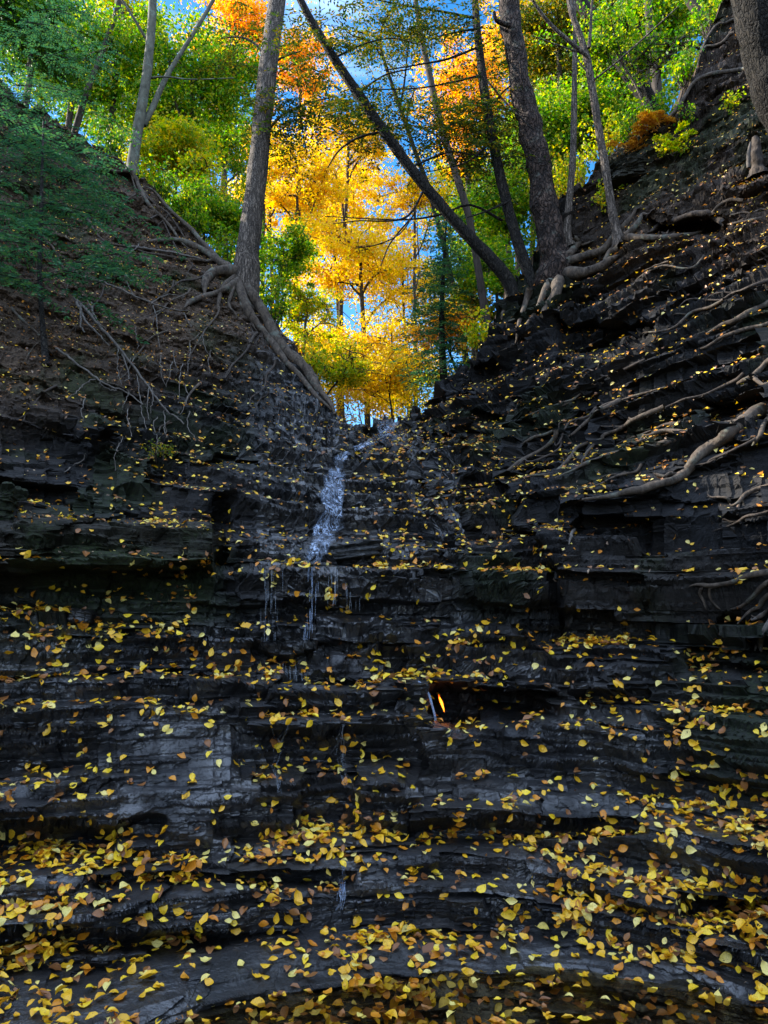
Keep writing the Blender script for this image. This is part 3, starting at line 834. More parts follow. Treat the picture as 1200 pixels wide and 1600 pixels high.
G_BACK = 'autumn trees of the wood behind the falls'
Yl, Or, Gr, Yg, Dg = L_YEL, L_ORA, L_GRN, L_YGR, L_DGR
WOOD = [
    # name, label, px, py, Y, rx, rz, leaf, bark, nc, per, L, trunk, dx
    ('maple_tree', 'golden yellow maple filling the middle of the gap, brightest crown above the falls', 565, 430, 22, 105, 90, Yl, M_BROWN, 115, 70, .12, .12, .3),
    ('maple_tree', 'tall yellow maple with a high airy crown behind the leaning trunk', 545, 250, 26, 90, 95, Yl, M_BROWN, 90, 62, .13, .12, -.3),
    ('maple_tree', 'yellow maple just right of the thick straight grey trunk', 465, 320, 24, 75, 90, Yl, M_BROWN, 85, 65, .13, .11, 0),
    ('maple_tree', 'low yellow maple glowing right above the lip of the waterfall', 575, 560, 20, 95, 60, Yl, M_BROWN, 80, 60, .10, .04, .2),
    ('maple_tree', 'orange maple behind the top of the thick grey trunk', 470, 130, 27, 85, 85, Or, M_BROWN, 85, 62, .14, .13, 0),
    ('maple_tree', 'deep orange maple between the pale forked tree and the thick grey trunk', 365, 60, 26, 90, 85, Or, M_BROWN, 90, 64, .14, .13, -.4),
    ('maple_tree', 'orange maple glowing behind the thin dark trunks of the rim', 725, 175, 21, 95, 95, Or, M_BROWN, 105, 66, .12, .12, .2),
    ('maple_tree', 'small orange maple high behind the flaky broken trunk', 800, 75, 24, 65, 75, Or, M_BROWN, 70, 60, .13, .1, 0),
    ('maple_tree', 'golden maple low between the straight grey trunk and the gap', 415, 250, 25, 60, 75, Yl, M_BROWN, 60, 60, .13, .1, 0),
    ('maple_tree', 'thin golden maple far behind the leaning trunk, halfway up the gap', 650, 330, 27, 70, 70, Yl, M_BROWN, 50, 55, .14, .1, 0),
    ('beech_tree', 'fresh green beech hanging over the soil bank behind the pale forked tree', 300, 150, 16, 120, 110, Gr, M_GREY, 150, 75, .10, .1, .2),
    ('beech_tree', 'leafy green beech at the top of the bank above the dark hemlock', 120, 110, 15.5, 130, 110, Gr, M_GREY, 150, 75, .10, .1, -.2),
    ('beech_tree', 'yellow green beech low behind the crest of the soil bank', 270, 270, 15, 90, 80, Yg, M_GREY, 110, 70, .09, .07, 0),
    ('beech_tree', 'bright green young beech at the foot of the thick grey trunk', 320, 345, 14, 75, 70, Gr, M_GREY, 120, 75, .075, .05, 0),
    ('beech_tree', 'light green beech sapling leaning into the gap right of the grey trunk', 440, 420, 16, 60, 75, Gr, M_GREY, 75, 60, .08, .06, -.2),
    ('beech_tree', 'green yellow sapling above the end of the long root on the crest', 480, 500, 17, 55, 60, Yg, M_GREY, 60, 55, .08, .05, -.1),
    ('beech_tree', 'green beech crowding behind the trunks on the rock rim', 790, 330, 15, 95, 95, Gr, M_GREY, 120, 72, .09, .08, .2),
    ('beech_tree', 'green beech behind the flaky trunk and its thin neighbour', 880, 210, 14.5, 95, 95, Gr, M_GREY, 130, 72, .09, .08, 0),
    ('beech_tree', 'shaded olive beech high over the thin forked sapling', 870, 60, 15, 110, 80, L_OLV, M_GREY, 120, 70, .10, .09, 0),
    ('beech_tree', 'green beech above the slanting brown trunk at the top of the rock slope', 1010, 60, 14, 110, 90, Gr, M_GREY, 140, 75, .09, .09, 0),
    ('beech_tree', 'orange yellow sapling leaning out over the right edge of the waterfall lip', 690, 525, 15, 45, 48, Or, M_DARK, 45, 40, .075, .045, .5),
    ('beech_tree', 'dull green thicket tree low on the right side of the gap', 735, 500, 16, 60, 65, L_OLV, M_DARK, 70, 60, .085, .06, .2),
    ('oak_tree', 'dark thin crowned oak reaching across the blue sky at the top', 600, 90, 18, 110, 80, L_OLV, M_DARK, 60, 40, .085, .09, 2.2),
    ('beech_tree', 'dark green beech in the top corner above the hemlock', 40, 60, 13, 110, 90, Dg, M_GREY, 120, 70, .09, .08, 0),
    ('beech_tree', 'yellow green beech standing behind the slender brown trunks at the top', 195, 60, 20, 90, 80, Yg, M_GREY, 90, 60, .11, .09, 0),
    ('maple_tree', 'low spreading yellow maple right behind the lip of the waterfall', 605, 600, 16, 85, 42, Yl, M_BROWN, 75, 40, .075, .03, .3),
    ('maple_tree', 'low golden thicket behind the left half of the waterfall lip', 560, 632, 18, 80, 34, Yl, M_BROWN, 70, 40, .085, .025, .4),
    ('maple_tree', 'low golden thicket behind the right half of the waterfall lip', 640, 618, 19, 75, 40, Yg, M_BROWN, 70, 40, .085, .025, -.3),
    ('beech_tree', 'green sapling hanging in front of the slanting brown trunk at the top of the slope', 965, 75, 10.1, 75, 62, Gr, M_GREY, 60, 40, .06, .025, .5),
    ('beech_tree', 'shady green sapling over the ridge between the slanting trunk and the massive one', 1055, 110, 10.0, 65, 55, Dg, M_GREY, 55, 40, .06, .025, .3),
    ('beech_tree', 'loose yellow green sapling at the left end of the waterfall lip', 525, 585, 15, 60, 55, Yg, M_BROWN, 60, 38, .075, .03, -.4),
    ('maple_tree', 'broad yellow maple far back in the middle of the gap', 520, 350, 31, 120, 120, Yl, M_BROWN, 130, 60, .15, .14, .6),
    ('maple_tree', 'far yellow maple low behind the lip, half hidden by nearer crowns', 600, 590, 27, 110, 60, Yl, M_BROWN, 90, 55, .13, .045, -.5),
    ('maple_tree', 'far yellow maple under the leaning trunk, right half of the gap', 630, 450, 30, 85, 90, Yl, M_BROWN, 90, 55, .14, .1, .4),
    ('maple_tree', 'far golden maple behind the thick grey trunk, lower half', 425, 330, 30, 85, 110, Yl, M_BROWN, 100, 55, .15, .12, .2),
    ('maple_tree', 'far yellow maple low on the left of the gap behind the green sprouts', 485, 560, 26, 55, 70, Yl, M_BROWN, 70, 55, .13, .05, -.2),
    ('maple_tree', 'far yellow green maple low on the right behind the slim dark trunk', 730, 300, 27, 75, 95, Yg, M_BROWN, 80, 55, .14, .1, .2),
    ('beech_tree', 'far green beech behind the thin stem on the right of the gap', 745, 420, 21, 70, 85, Gr, M_GREY, 95, 60, .10, .08, .2),
    ('beech_tree', 'far green beech closing the view over the left crest', 215, 190, 22, 130, 110, Gr, M_GREY, 120, 60, .12, .1, 0),
    ('beech_tree', 'far green beech under the orange crown left of the thick grey trunk', 350, 230, 21, 80, 100, Gr, M_GREY, 100, 60, .11, .1, .2),
    ('beech_tree', 'far yellow green beech in the top left corner', 70, 20, 21, 130, 90, Yg, M_GREY, 100, 60, .12, .1, 0),
    ('beech_tree', 'far yellow green beech between the flaky trunk and the forked sapling', 900, 120, 20, 110, 120, Yg, M_GREY, 130, 60, .11, .1, 0),
    ('beech_tree', 'far green beech behind the forked sapling and the slanting brown trunk', 970, 130, 19, 90, 110, Gr, M_GREY, 120, 60, .11, .1, 0),
    ('beech_tree', 'far green beech over the skyline at the top of the rock slope', 1070, 10, 17, 110, 90, Gr, M_GREY, 110, 60, .11, .1, 0),
    ('beech_tree', 'olive green beech behind the flaky trunk on the rim', 830, 250, 17, 70, 100, L_OLV, M_GREY, 100, 60, .10, .08, 0),
    ('beech_tree', 'green beech low behind the rock rim beside the notch', 770, 440, 14, 45, 70, Gr, M_GREY, 70, 60, .08, .05, .2),
]
for q, (nm, lb, px, py, Yd, rx, rz, lf, bk, nc, per, LL, tr, dx) in enumerate(WOOD):
    wood_tree(nm, lb, 'tree', G_BACK, px, py, Yd, rx, rz, lf, bk, nc, per, LL, tr, dx, 300 + q)

hemlock_tree('hemlock_tree', 'bushy dark green hemlock filling the right side of the gap', 'hemlocks', 698, 600, 335, 14.0, 92, L_HEM, 41, .075, .1, 150, step=.10)
hemlock_tree('hemlock_tree', 'thin dark hemlock standing upright just above the waterfall lip', 'hemlocks', 612, 650, 520, 19, 36, L_OLV, 42, .06, .09, 30, step=.2)
hemlock_tree('hemlock_tree', 'slim dark hemlock behind the crest between the pale tree and the grey trunk', 'hemlocks', 298, 330, 190, 15, 45, L_DGR, 43, .05, .06, 26, step=.2)


# ------------------------------------------------------------------ the standing trees of the two rims
def polyline3(path, Yb, Yt):
    p = np.array([q[:2] for q in path], float)
    ln = np.concatenate([[0], np.cumsum(np.linalg.norm(np.diff(p, axis=0), axis=1))]); ln /= ln[-1]
    Yv = Yb + (Yt - Yb) * ln
    return unproj(p[:, 0], p[:, 1], Yv), np.array([q[2] for q in path], float) * Yv / 1200 / 2


def px_tube(mb, path, Yb, Yt, n=24, seg=10, rough=.1, seed=0):
    A, r = polyline3(path, Yb, Yt)
    S_ = spline(np.hstack([A, r[:, None]]), n)
    tube(mb, S_[:, :3], np.abs(S_[:, 3]), seg, rough, seed)
    return S_


def root_tube(mb, path, w0, w1, seed=0, n=None, lift=.35, seg=8):
    """a root that follows the rock"""
    rng = np.random.default_rng(seed + 900)
    path = np.array(path, float)
    n = n or max(14, int(np.linalg.norm(np.diff(path, axis=0), axis=1).sum() / 7))
    q = spline(path, n)
    q[1:-1] += rng.normal(0, 1.6, (n - 2, 2)) + np.stack([vnoise(np.stack([np.arange(1, n - 1) * f_, np.zeros(n - 2), np.zeros(n - 2)], -1), seed + 50 + z_) * 4.5 for z_, f_ in ((0, .22), (1, .27))], -1)
    p = surfs(q)
    for _ in range(4):
        p[1:-1] = (p[:-2] + p[1:-1] * 2 + p[2:]) / 4
    w = np.linspace(w0, w1, n) * p[:, 1] / 1200 / 2
    to_cam = unit(np.array([0, 0, CAM_Z]) - p) * .6 + np.array([0, 0, .5])
    sink = vnoise(np.stack([np.arange(n) * .16, np.zeros(n), np.zeros(n)], -1), seed + 77)
    p = p + to_cam * (w * (.15 + lift + .5 * np.minimum(sink, .2)) + .008)[:, None]
    w = w * (1 + .18 * vnoise(np.stack([np.arange(n) * .35, np.zeros(n), np.zeros(n)], -1), seed))
    w[-max(3, n // 4):] *= np.linspace(1, .35, max(3, n // 4))
    tube(mb, p, w * .9, seg, .3, seed)
    return p


def rim_tree(name, label, path, Yb, Yt, bark, roots=(), limbs=(), seg=12, rough=.12, seed=0, root_mat=None, group=None, n=30):
    A, r = polyline3(path, Yb, Yt)
    root = empty(name, A[0], label, 'tree', group)
    mb_ = MB(); px_tube(mb_, path, Yb, Yt, n, seg, rough, seed)
    mb_.build('trunk', bark, root)
    for i, (pth, w0, w1) in enumerate(roots):
        m_ = MB(); root_tube(m_, pth, w0, w1, seed * 7 + i)
        m_.build('root', root_mat or M_ROOT, root)
    for i, (pth, ya, yb) in enumerate(limbs):
        m_ = MB(); px_tube(m_, pth, ya, yb, 16, 6, .1, seed * 5 + i)
        m_.build('limb', bark, root)
    return root


def sprays_on(root, spots, leaf, rng, size=.045, L=.6, n=5, step=.12, bark=None):
    n, L, size, step = n * 2, L * 1.15, size * 1.2, step * .9
    """drooping evergreen sprays at (px, py, Y) spots of a tree"""
    ml, mt = MB(), MB()
    for px, py, Yd in spots:
        o = unproj(px, py, Yd)
        for j in range(n):
            a = rng.uniform(0, 6.28)
            hemlock_spray(ml, mt, o + rng.normal(0, .12, 3), (math.cos(a), math.sin(a) * .7, rng.uniform(-.3, .3)), L * rng.uniform(.6, 1.3), rng, size, step, .35)
    build_two('crown', ml, leaf, mt, bark or M_DARK, root)


Y1 = float(surf(385, 440)[1])
t1 = rim_tree('maple_tree', 'thick straight grey trunk on the left rim, its roots gripping the crest',
              [(388, 470, 34), (385, 425, 46), (387, 395, 38), (394, 340, 35), (402, 270, 34), (410, 190, 32), (421, 90, 31), (433, 0, 29), (446, -110, 26), (470, -300, 18)], Y1, Y1 + .9, M_GREY,
              roots=[([(372, 425), (345, 425), (325, 440), (322, 462)], 24, 9), ([(370, 418), (335, 400), (310, 382), (262, 375), (215, 382)], 18, 7),
                     ([(376, 440), (352, 455), (330, 458), (300, 470), (288, 482)], 18, 8), ([(380, 445), (400, 480), (430, 520), (462, 562), (500, 610), (530, 648)], 26, 14),
                     ([(374, 440), (392, 485), (416, 522), (448, 565), (485, 605), (520, 640)], 18, 9), ([(368, 430), (350, 445), (338, 470), (345, 490)], 12, 5),
                     ([(384, 450), (378, 475), (390, 500), (400, 515)], 12, 4), ([(366, 412), (345, 392), (310, 345), (268, 318), (230, 290)], 12, 5),
                     ([(372, 432), (356, 470), (372, 500)], 9, 3), ([(352, 402), (322, 408), (270, 400), (205, 388)], 8, 4)],
              limbs=[([(418, 95, 7), (400, 70, 5), (375, 58, 3), (345, 60, 2)], Y1 + .8, Y1 + 1.0), ([(424, 100, 5), (445, 88, 4), (470, 80, 2)], Y1 + .8, Y1 + .6),
                     ([(405, 235, 6), (430, 190, 5), (470, 165, 3), (525, 150, 2)], Y1 + .5, Y1 + .1)], seed=1)
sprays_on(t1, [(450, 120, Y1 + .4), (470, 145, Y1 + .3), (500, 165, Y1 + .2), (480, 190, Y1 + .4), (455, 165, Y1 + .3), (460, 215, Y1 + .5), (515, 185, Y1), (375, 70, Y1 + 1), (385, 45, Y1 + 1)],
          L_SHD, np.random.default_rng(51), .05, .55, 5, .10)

Y2 = 12.6
t2 = rim_tree('beech_tree', 'pale forked tree with smooth bark on the crest of the left bank',
              [(206, 275, 24), (208, 250, 19), (214, 210, 18), (222, 165, 17), (230, 110, 16), (236, 50, 15), (240, -20, 14), (246, -120, 11)], Y2, Y2 + .6, M_PALE,
              limbs=[([(224, 195, 11), (240, 165, 11), (255, 130, 9), (275, 95, 8), (310, 40, 7), (345, -20, 6)], Y2 + .2, Y2 + 1),
                     ([(228, 60, 6), (210, 30, 5), (188, -5, 4)], Y2 + .4, Y2 + .2), ([(232, 122, 4), (260, 120, 3), (300, 124, 2), (365, 122, 1.5)], Y2 + .3, Y2 - .4)],
              roots=[([(205, 268), (225, 300), (262, 345), (300, 390)], 9, 4), ([(204, 268), (180, 270), (150, 262)], 9, 3)], seed=2)
rim_tree('ash_tree', 'slender brown trunk slanting up behind the pale forked tree', [(105, 250, 12), (130, 160, 11), (140, 132, 10), (158, 85, 9), (178, 30, 8), (190, -20, 7)], 14.5, 15, M_BROWN, seed=3)
rim_tree('ash_tree', 'straight rusty brown trunk with a knobbly top behind the left bank', [(176, 280, 13), (176, 170, 12), (178, 140, 13), (182, 80, 15), (186, 20, 15), (186, -60, 14)], 16, 16.5, M_BROWN,
         limbs=[([(187, 70, 5), (197, 55, 4), (204, 30, 3)], 16.1, 16.1)], seed=4)

# right rim
Y6 = float(surf(797, 452)[1]) + .05
t6 = rim_tree('hemlock_tree', 'long dark trunk leaning far out over the gap from the right rim',
              [(805, 470, 26), (795, 440, 24), (770, 408, 22), (735, 372, 20), (690, 322, 19), (645, 268, 18), (600, 205, 18), (555, 140, 17), (515, 80, 15), (480, 20, 13), (450, -40, 11)], Y6, Y6 - .6, M_DARK,
              limbs=[([(600, 205, 5), (560, 215, 4), (530, 235, 3), (512, 262, 2)], Y6 - .3, Y6 - .3), ([(640, 262, 4), (700, 238, 3), (740, 242, 2), (775, 238, 1.5)], Y6 - .2, Y6),
                     ([(520, 92, 4), (565, 70, 3), (610, 60, 2), (650, 68, 1.5)], Y6 - .5, Y6 - .3), ([(560, 145, 4), (600, 118, 3), (640, 108, 2)], Y6 - .4, Y6 - .5),
                     ([(665, 292, 5), (640, 335, 4), (610, 345, 3), (560, 345, 2), (520, 350, 1.5)], Y6 - .2, Y6 - .5),
                     ([(785, 345, 5), (735, 320, 4), (690, 335, 3.5), (640, 343, 3), (580, 342, 2), (508, 338, 1.5)], Y6 + .3, Y6 - .3),
                     ([(640, 343, 3), (610, 380, 2.5), (595, 415, 2)], Y6 - .2, Y6 - .2), ([(650, 330, 3), (625, 365, 2), (590, 382, 2), (555, 388, 1.5)], Y6 - .2, Y6 - .3)],
              roots=[([(800, 448), (792, 470), (785, 500)], 14, 6)], seed=6)
m_ = MB()
rngd = np.random.default_rng(77)
bl = np.array([(525, 348), (532, 368), (540, 372), (547, 380), (575, 366), (555, 315), (592, 330), (512, 344), (600, 312), (606, 322), (588, 312), (538, 362), (530, 360), (512, 384)], float)
bp = unproj(bl[:, 0], bl[:, 1], np.full(len(bl), Y6 - .4))
kites(m_, bp, rngd.normal(0, 1, bp.shape) + np.array([0, 0, -.8]), rngd.normal(0, 1, bp.shape), .055, .02)
m_.build('leaf', L_BRN, t6, smooth=False)['kind'] = 'stuff'
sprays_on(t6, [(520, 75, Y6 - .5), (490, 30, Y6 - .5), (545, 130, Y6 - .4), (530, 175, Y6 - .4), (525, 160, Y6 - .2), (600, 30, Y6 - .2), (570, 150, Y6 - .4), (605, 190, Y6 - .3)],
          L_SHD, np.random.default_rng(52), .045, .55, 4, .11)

rim_tree('hemlock_tree', 'thin curving grey stem behind the long leaning trunk', [(770, 560, 16), (752, 450, 13), (735, 350, 12), (715, 280, 13), (690, 200, 12), (672, 120, 11), (655, 40, 9), (645, -40, 8)], 12.6, 12.4, M_BROWN,
         limbs=[([(700, 235, 4), (680, 210, 3), (640, 195, 2), (600, 200, 1.5)], 12.5, 12.3)], seed=7)
Y8 = float(surf(832, 440)[1])
t8 = rim_tree('hemlock_tree', 'dark slim trunk rising between the leaning trunk and the thick flaky one',
              [(838, 475, 26), (826, 430, 21), (808, 375, 19), (790, 310, 18), (772, 230, 17), (758, 150, 16), (748, 70, 14), (742, 0, 12), (738, -80, 10)], Y8, Y8 + .2, M_DARK,
              limbs=[([(744, 75, 4), (700, 92, 4), (660, 100, 3), (600, 110, 2)], Y8 + .1, Y8 - .3), ([(741, 28, 5), (690, 18, 4), (640, 10, 3), (590, 0, 2)], Y8 + .1, Y8 - .3),
                     ([(745, 45, 4), (715, 50, 3), (680, 58, 2)], Y8, Y8 - .2), ([(750, 118, 4), (700, 130, 3), (650, 138, 2.5), (590, 140, 2)], Y8 + .1, Y8 - .3),
                     ([(768, 165, 4), (790, 140, 3), (820, 120, 2)], Y8, Y8), ([(775, 215, 4), (735, 250, 3), (700, 262, 2), (660, 270, 1.5)], Y8, Y8 - .3),
                     ([(795, 315, 4), (760, 330, 3), (730, 340, 2)], Y8, Y8 - .2), ([(756, 120, 3), (790, 160, 3), (830, 200, 2)], Y8, Y8 - .3)],
              roots=[([(832, 455), (822, 480), (808, 515), (800, 540)], 14, 5)], seed=8)
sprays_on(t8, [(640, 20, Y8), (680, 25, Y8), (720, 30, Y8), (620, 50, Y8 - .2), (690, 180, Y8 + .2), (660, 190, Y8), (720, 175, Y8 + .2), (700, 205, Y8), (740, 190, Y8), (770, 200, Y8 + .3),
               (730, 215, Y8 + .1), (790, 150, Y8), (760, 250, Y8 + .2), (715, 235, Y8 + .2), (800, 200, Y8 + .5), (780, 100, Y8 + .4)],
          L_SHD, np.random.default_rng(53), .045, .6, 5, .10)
Y9 = float(surf(872, 425)[1]) + .1
t9 = rim_tree('hemlock_tree', 'thick dead looking trunk with flaking reddish brown bark on the right rim',
              [(872, 470, 60), (868, 430, 62), (866, 400, 50), (858, 360, 44), (848, 300, 42), (838, 240, 40), (826, 190, 40), (816, 150, 37), (806, 90, 33), (798, 30, 36), (792, -20, 32), (786, -90, 26)], Y9, Y9 + .2, M_FLAKE,
              roots=[([(872, 440), (868, 460), (852, 480), (850, 500), (864, 514)], 22, 9), ([(880, 430), (915, 432), (945, 415), (965, 400)], 26, 12), ([(884, 400), (895, 392), (912, 380)], 18, 8),
                     ([(860, 440), (840, 470), (830, 500), (812, 530)], 14, 5), ([(885, 410), (930, 395), (960, 370), (995, 330)], 18, 12)],
              limbs=[([(824, 185, 5), (815, 165, 4), (818, 140, 3), (811, 95, 2)], Y9, Y9 - .1), ([(796, 40, 10), (776, 32, 8), (772, 18, 5)], Y9, Y9 - .1)],
              seg=30, rough=.30, seed=9, n=150)
Y10 = float(surf(888, 372)[1])
rim_tree('beech_tree', 'very thin straight stem right beside the thick flaky trunk', [(892, 385, 16), (886, 362, 14), (889, 320, 12), (895, 250, 11), (897, 170, 10), (898, 90, 8), (898, 30, 6), (897, -50, 5)], Y10, Y10 + .2, M_GREY,
         roots=[([(892, 372), (905, 382), (925, 378)], 10, 4)], seed=10)
Y11 = float(surf(966, 372)[1])
t11 = rim_tree('beech_tree', 'slender grey sapling on the rock slope that forks near the top', [(968, 385, 26), (964, 365, 17), (955, 320, 14), (944, 250, 13), (932, 180, 13), (920, 105, 13), (908, 60, 11), (892, 15, 10), (884, -40, 8)], Y11, Y11 + .1, M_GREY,
               limbs=[([(918, 88, 8), (890, 65, 7), (862, 40, 6), (835, 5, 5), (825, -20, 4)], Y11, Y11 - .2), ([(920, 75, 6), (923, 40, 5), (925, 5, 4), (928, -30, 3)], Y11, Y11 + .1),
                      ([(928, 125, 4), (960, 100, 3), (1000, 65, 3), (1060, 10, 2)], Y11, Y11 - .4), ([(905, 82, 3), (870, 70, 2.5), (832, 56, 2)], Y11, Y11 - .1), ([(915, 110, 3), (900, 90, 2.5), (898, 85, 2)], Y11, Y11)],
               roots=[([(975, 372), (1010, 372), (1050, 372), (1090, 362), (1108, 352)], 14, 6), ([(968, 385), (955, 395), (946, 415)], 18, 9), ([(978, 368), (1000, 340), (1010, 330)], 12, 6)], seed=11)
Y12 = 5.6
rim_tree('oak_tree', 'massive dark trunk at the edge of the picture, leaning out of the rock slope', [(1262, 300, 84), (1250, 260, 76), (1234, 200, 74), (1216, 150, 82), (1204, 110, 82), (1192, 50, 82), (1180, 0, 78), (1166, -80, 70)], float(surf(1238, 270)[1]), 6.3, M_DARK,
         limbs=[([(1200, 130, 26), (1206, 60, 22), (1235, -10, 18)], 7.1, 6.9)], seg=18, rough=.2, seed=12, n=40)
rim_tree('oak_tree', 'stout brown trunk slanting out of the greenery at the top of the rock slope', [(1035, 225, 34), (1008, 150, 31), (988, 118, 29), (965, 85, 27), (938, 45, 26), (905, 0, 24), (880, -40, 22)], 10.6, 10.9, M_DARK, seg=14, rough=.16, seed=13)
rim_tree('oak_tree', 'small mossy trunk behind the slanting brown one near the ridge', [(1030, 200, 17), (1024, 110, 16), (1018, 70, 14), (1014, 30, 14), (1010, -20, 12)], 11.5, 11.6, M_BROWN, seed=14)
rim_tree('oak_tree', 'leaning grey trunk on the skyline at the very top of the rock slope', [(1140, 150, 26), (1112, 60, 22), (1092, 20, 20), (1070, -15, 18)], 10.4, 10.5, M_BROWN, seed=15)
# ------------------------------------------------------------------ exposed roots crossing the right slope (their trees stand outside the picture)
def root_thing(label, main, w0, w1, side=(), seed=0, mat=None, group='exposed roots on the right slope', lift=.5):
    A = surf(*main[len(main) // 2])
    root = empty('exposed_root', A, label, 'tree root', group)
    m = MB(); root_tube(m, main, w0, w1, seed, lift=lift, seg=10)
    m.build('root_stem', mat or M_ROOT, root)
    for i, (p, a, b) in enumerate(side):
        m = MB(); root_tube(m, p, a, b, seed * 11 + i + 1, lift=lift)
        m.build('rootlet', mat or M_ROOT, root)
    return root


root_thing('thickest pale root, sweeping down from the right edge and tapering out along the rock', [(1215, 632), (1175, 655), (1140, 682), (1105, 705), (1072, 735), (1040, 760), (1000, 772), (950, 780), (888, 790)], 27, 10,
           [([(1170, 655), (1130, 668), (1085, 674), (1040, 676), (1005, 680)], 14, 6), ([(1095, 680), (1050, 690), (1000, 705), (945, 716), (905, 732), (870, 748)], 12, 5),
            ([(1058, 745), (1035, 746), (1018, 740)], 8, 4), ([(1212, 650), (1195, 670), (1185, 690), (1170, 703)], 11, 6), ([(1005, 680), (1000, 684), (1008, 688)], 5, 3)], 21, lift=.95)
root_thing('long thin root branching above the thick pale one on the right slope', [(1040, 642), (1000, 655), (960, 675), (935, 690), (905, 700), (885, 725), (840, 742), (800, 748)], 9, 5,
           [([(920, 693), (915, 712), (908, 725)], 6, 4)], 22)
root_thing('curving root ending in a hook high on the right edge', [(1212, 560), (1190, 575), (1178, 590), (1160, 592), (1140, 598)], 13, 5, [([(1178, 590), (1190, 600), (1205, 596)], 8, 6)], 23)
root_thing('low root running in from the right edge to a forked end', [(1210, 748), (1175, 765), (1150, 778), (1130, 788)], 9, 6, [([(1132, 786), (1110, 778), (1088, 772)], 6, 3)], 24)
root_thing('knotted root mass hanging at the right edge over the dark hollow', [(1215, 888), (1180, 900), (1140, 914), (1105, 920), (1078, 915)], 13, 6,
           [([(1210, 905), (1170, 935), (1135, 955)], 10, 6), ([(1210, 925), (1180, 945), (1150, 968)], 9, 5), ([(1100, 920), (1090, 935), (1088, 955)], 6, 3), ([(1212, 940), (1190, 955), (1168, 966)], 8, 5), ([(1120, 915), (1105, 940), (1112, 958)], 5, 3)], 25)
root_thing('pale bleached root dangling straight down at the right edge', [(1205, 945), (1195, 965), (1190, 990), (1186, 1022)], 16, 9, [([(1190, 990), (1180, 1005), (1176, 1022)], 7, 4), ([(1200, 955), (1180, 962), (1165, 968)], 8, 4)], 26, M_DEAD)
root_thing('slim root following a ledge in the middle of the right slope', [(960, 628), (935, 640), (915, 662), (890, 680), (868, 690)], 8, 4, [([(935, 640), (960, 622), (1000, 612), (1035, 600)], 6, 4)], 27)
root_thing('pair of wavy roots beside the vertical break in the rock', [(858, 672), (850, 690), (830, 708), (800, 732), (780, 742)], 9, 5, [([(856, 680), (835, 682), (818, 692), (815, 700)], 6, 4)], 28)
root_thing('short pale root stub bending over the edge beside the vertical break', [(906, 822), (896, 828), (890, 838), (891, 850)], 7, 4, (), 29, M_DEAD)
root_thing('winding root high on the right slope below the slanting brown trunk', [(1165, 108), (1110, 118), (1070, 126), (1045, 118), (1035, 108)], 9, 5, [([(1070, 126), (1050, 138), (1035, 134)], 5, 3), ([(1145, 50), (1115, 70), (1085, 78)], 6, 4), ([(1150, 30), (1120, 35), (1090, 32)], 6, 3)], 30)
root_thing('weathered root by the broken stump on the upper right slope', [(1160, 312), (1140, 318), (1120, 330), (1100, 348)], 9, 5, [([(1190, 340), (1160, 345), (1138, 350)], 8, 4), ([(1195, 325), (1165, 332), (1140, 335)], 5, 3)], 31)
root_thing('thick log like root lying along the ledge at the right edge', [(1215, 470), (1180, 485), (1150, 500), (1125, 508), (1105, 520)], 14, 8, [([(1200, 505), (1160, 520), (1120, 535), (1090, 548)], 9, 6)], 32)
root_thing('dark root arching above the hollow on the right slope', [(1135, 352), (1100, 336), (1060, 338), (1030, 350), (1012, 366)], 15, 8, (), 33, M_BROWN)

rr_ = np.random.default_rng(404)
TH = [((1130, 470), (1000, 520)), ((1160, 590), (1020, 640)), ((1010, 560), (890, 610)), ((940, 600), (830, 650)), ((1180, 690), (1080, 725)), ((1120, 640), (960, 690)), ((1000, 725), (905, 760)),
      ((860, 600), (790, 650)), ((1190, 440), (1060, 480)), ((1100, 400), (985, 450)), ((930, 640), (850, 690)), ((1195, 800), (1090, 830)), ((1040, 640), (930, 672)), ((880, 690), (800, 735))]
for q, (a_, b_) in enumerate(TH):
    a_, b_ = np.array(a_, float), np.array(b_, float)
    pts = [a_ + (b_ - a_) * t_ + rr_.normal(0, 7, 2) * (0 < t_ < 1) for t_ in np.linspace(0, 1, 6)]
    root_thing('thin dark rootlet, one of the many creeping over the ledges of the right slope', [tuple(z) for z in pts], rr_.uniform(4, 7), 2.5, [([tuple(pts[2]), tuple(pts[2] + np.array([-22, 4])), tuple(pts[2] + np.array([-42, 16 + rr_.normal(0, 5)]))], 3.5, 2)], 700 + q, M_BROWN if q % 3 else M_ROOT, 'thin rootlets on the right slope', .35)

TL = [((205, 275), (300, 385)), ((170, 215), (250, 330)), ((330, 420), (250, 470)), ((300, 450), (215, 500)), ((120, 330), (225, 410)), ((345, 480), (300, 560)), ((400, 520), (350, 600)), ((60, 380), (160, 450)),
      ((190, 420), (110, 520)), ((260, 520), (180, 590)), ((430, 560), (395, 640)), ((150, 300), (210, 350)), ((90, 600), (20, 660)), ((310, 600), (250, 680)), ((235, 340), (330, 440)), ((20, 480), (90, 560))]
for q, (a_, b_) in enumerate(TL):
    a_, b_ = np.array(a_, float), np.array(b_, float)
    pts = [a_ + (b_ - a_) * t_ + rr_.normal(0, 6, 2) * (0 < t_ < 1) for t_ in np.linspace(0, 1, 6)]
    root_thing('thin root strand, one of the many trailing over the soil of the left bank', [tuple(z) for z in pts], rr_.uniform(3, 6), 2, [([tuple(pts[3]), tuple(pts[3] + np.array([-12, 14])), tuple(pts[3] + np.array([-20, 34]))], 2.6, 1.4)], 800 + q, M_ROOT if q % 2 else M_BROWN, 'thin root strands on the left bank', .4)

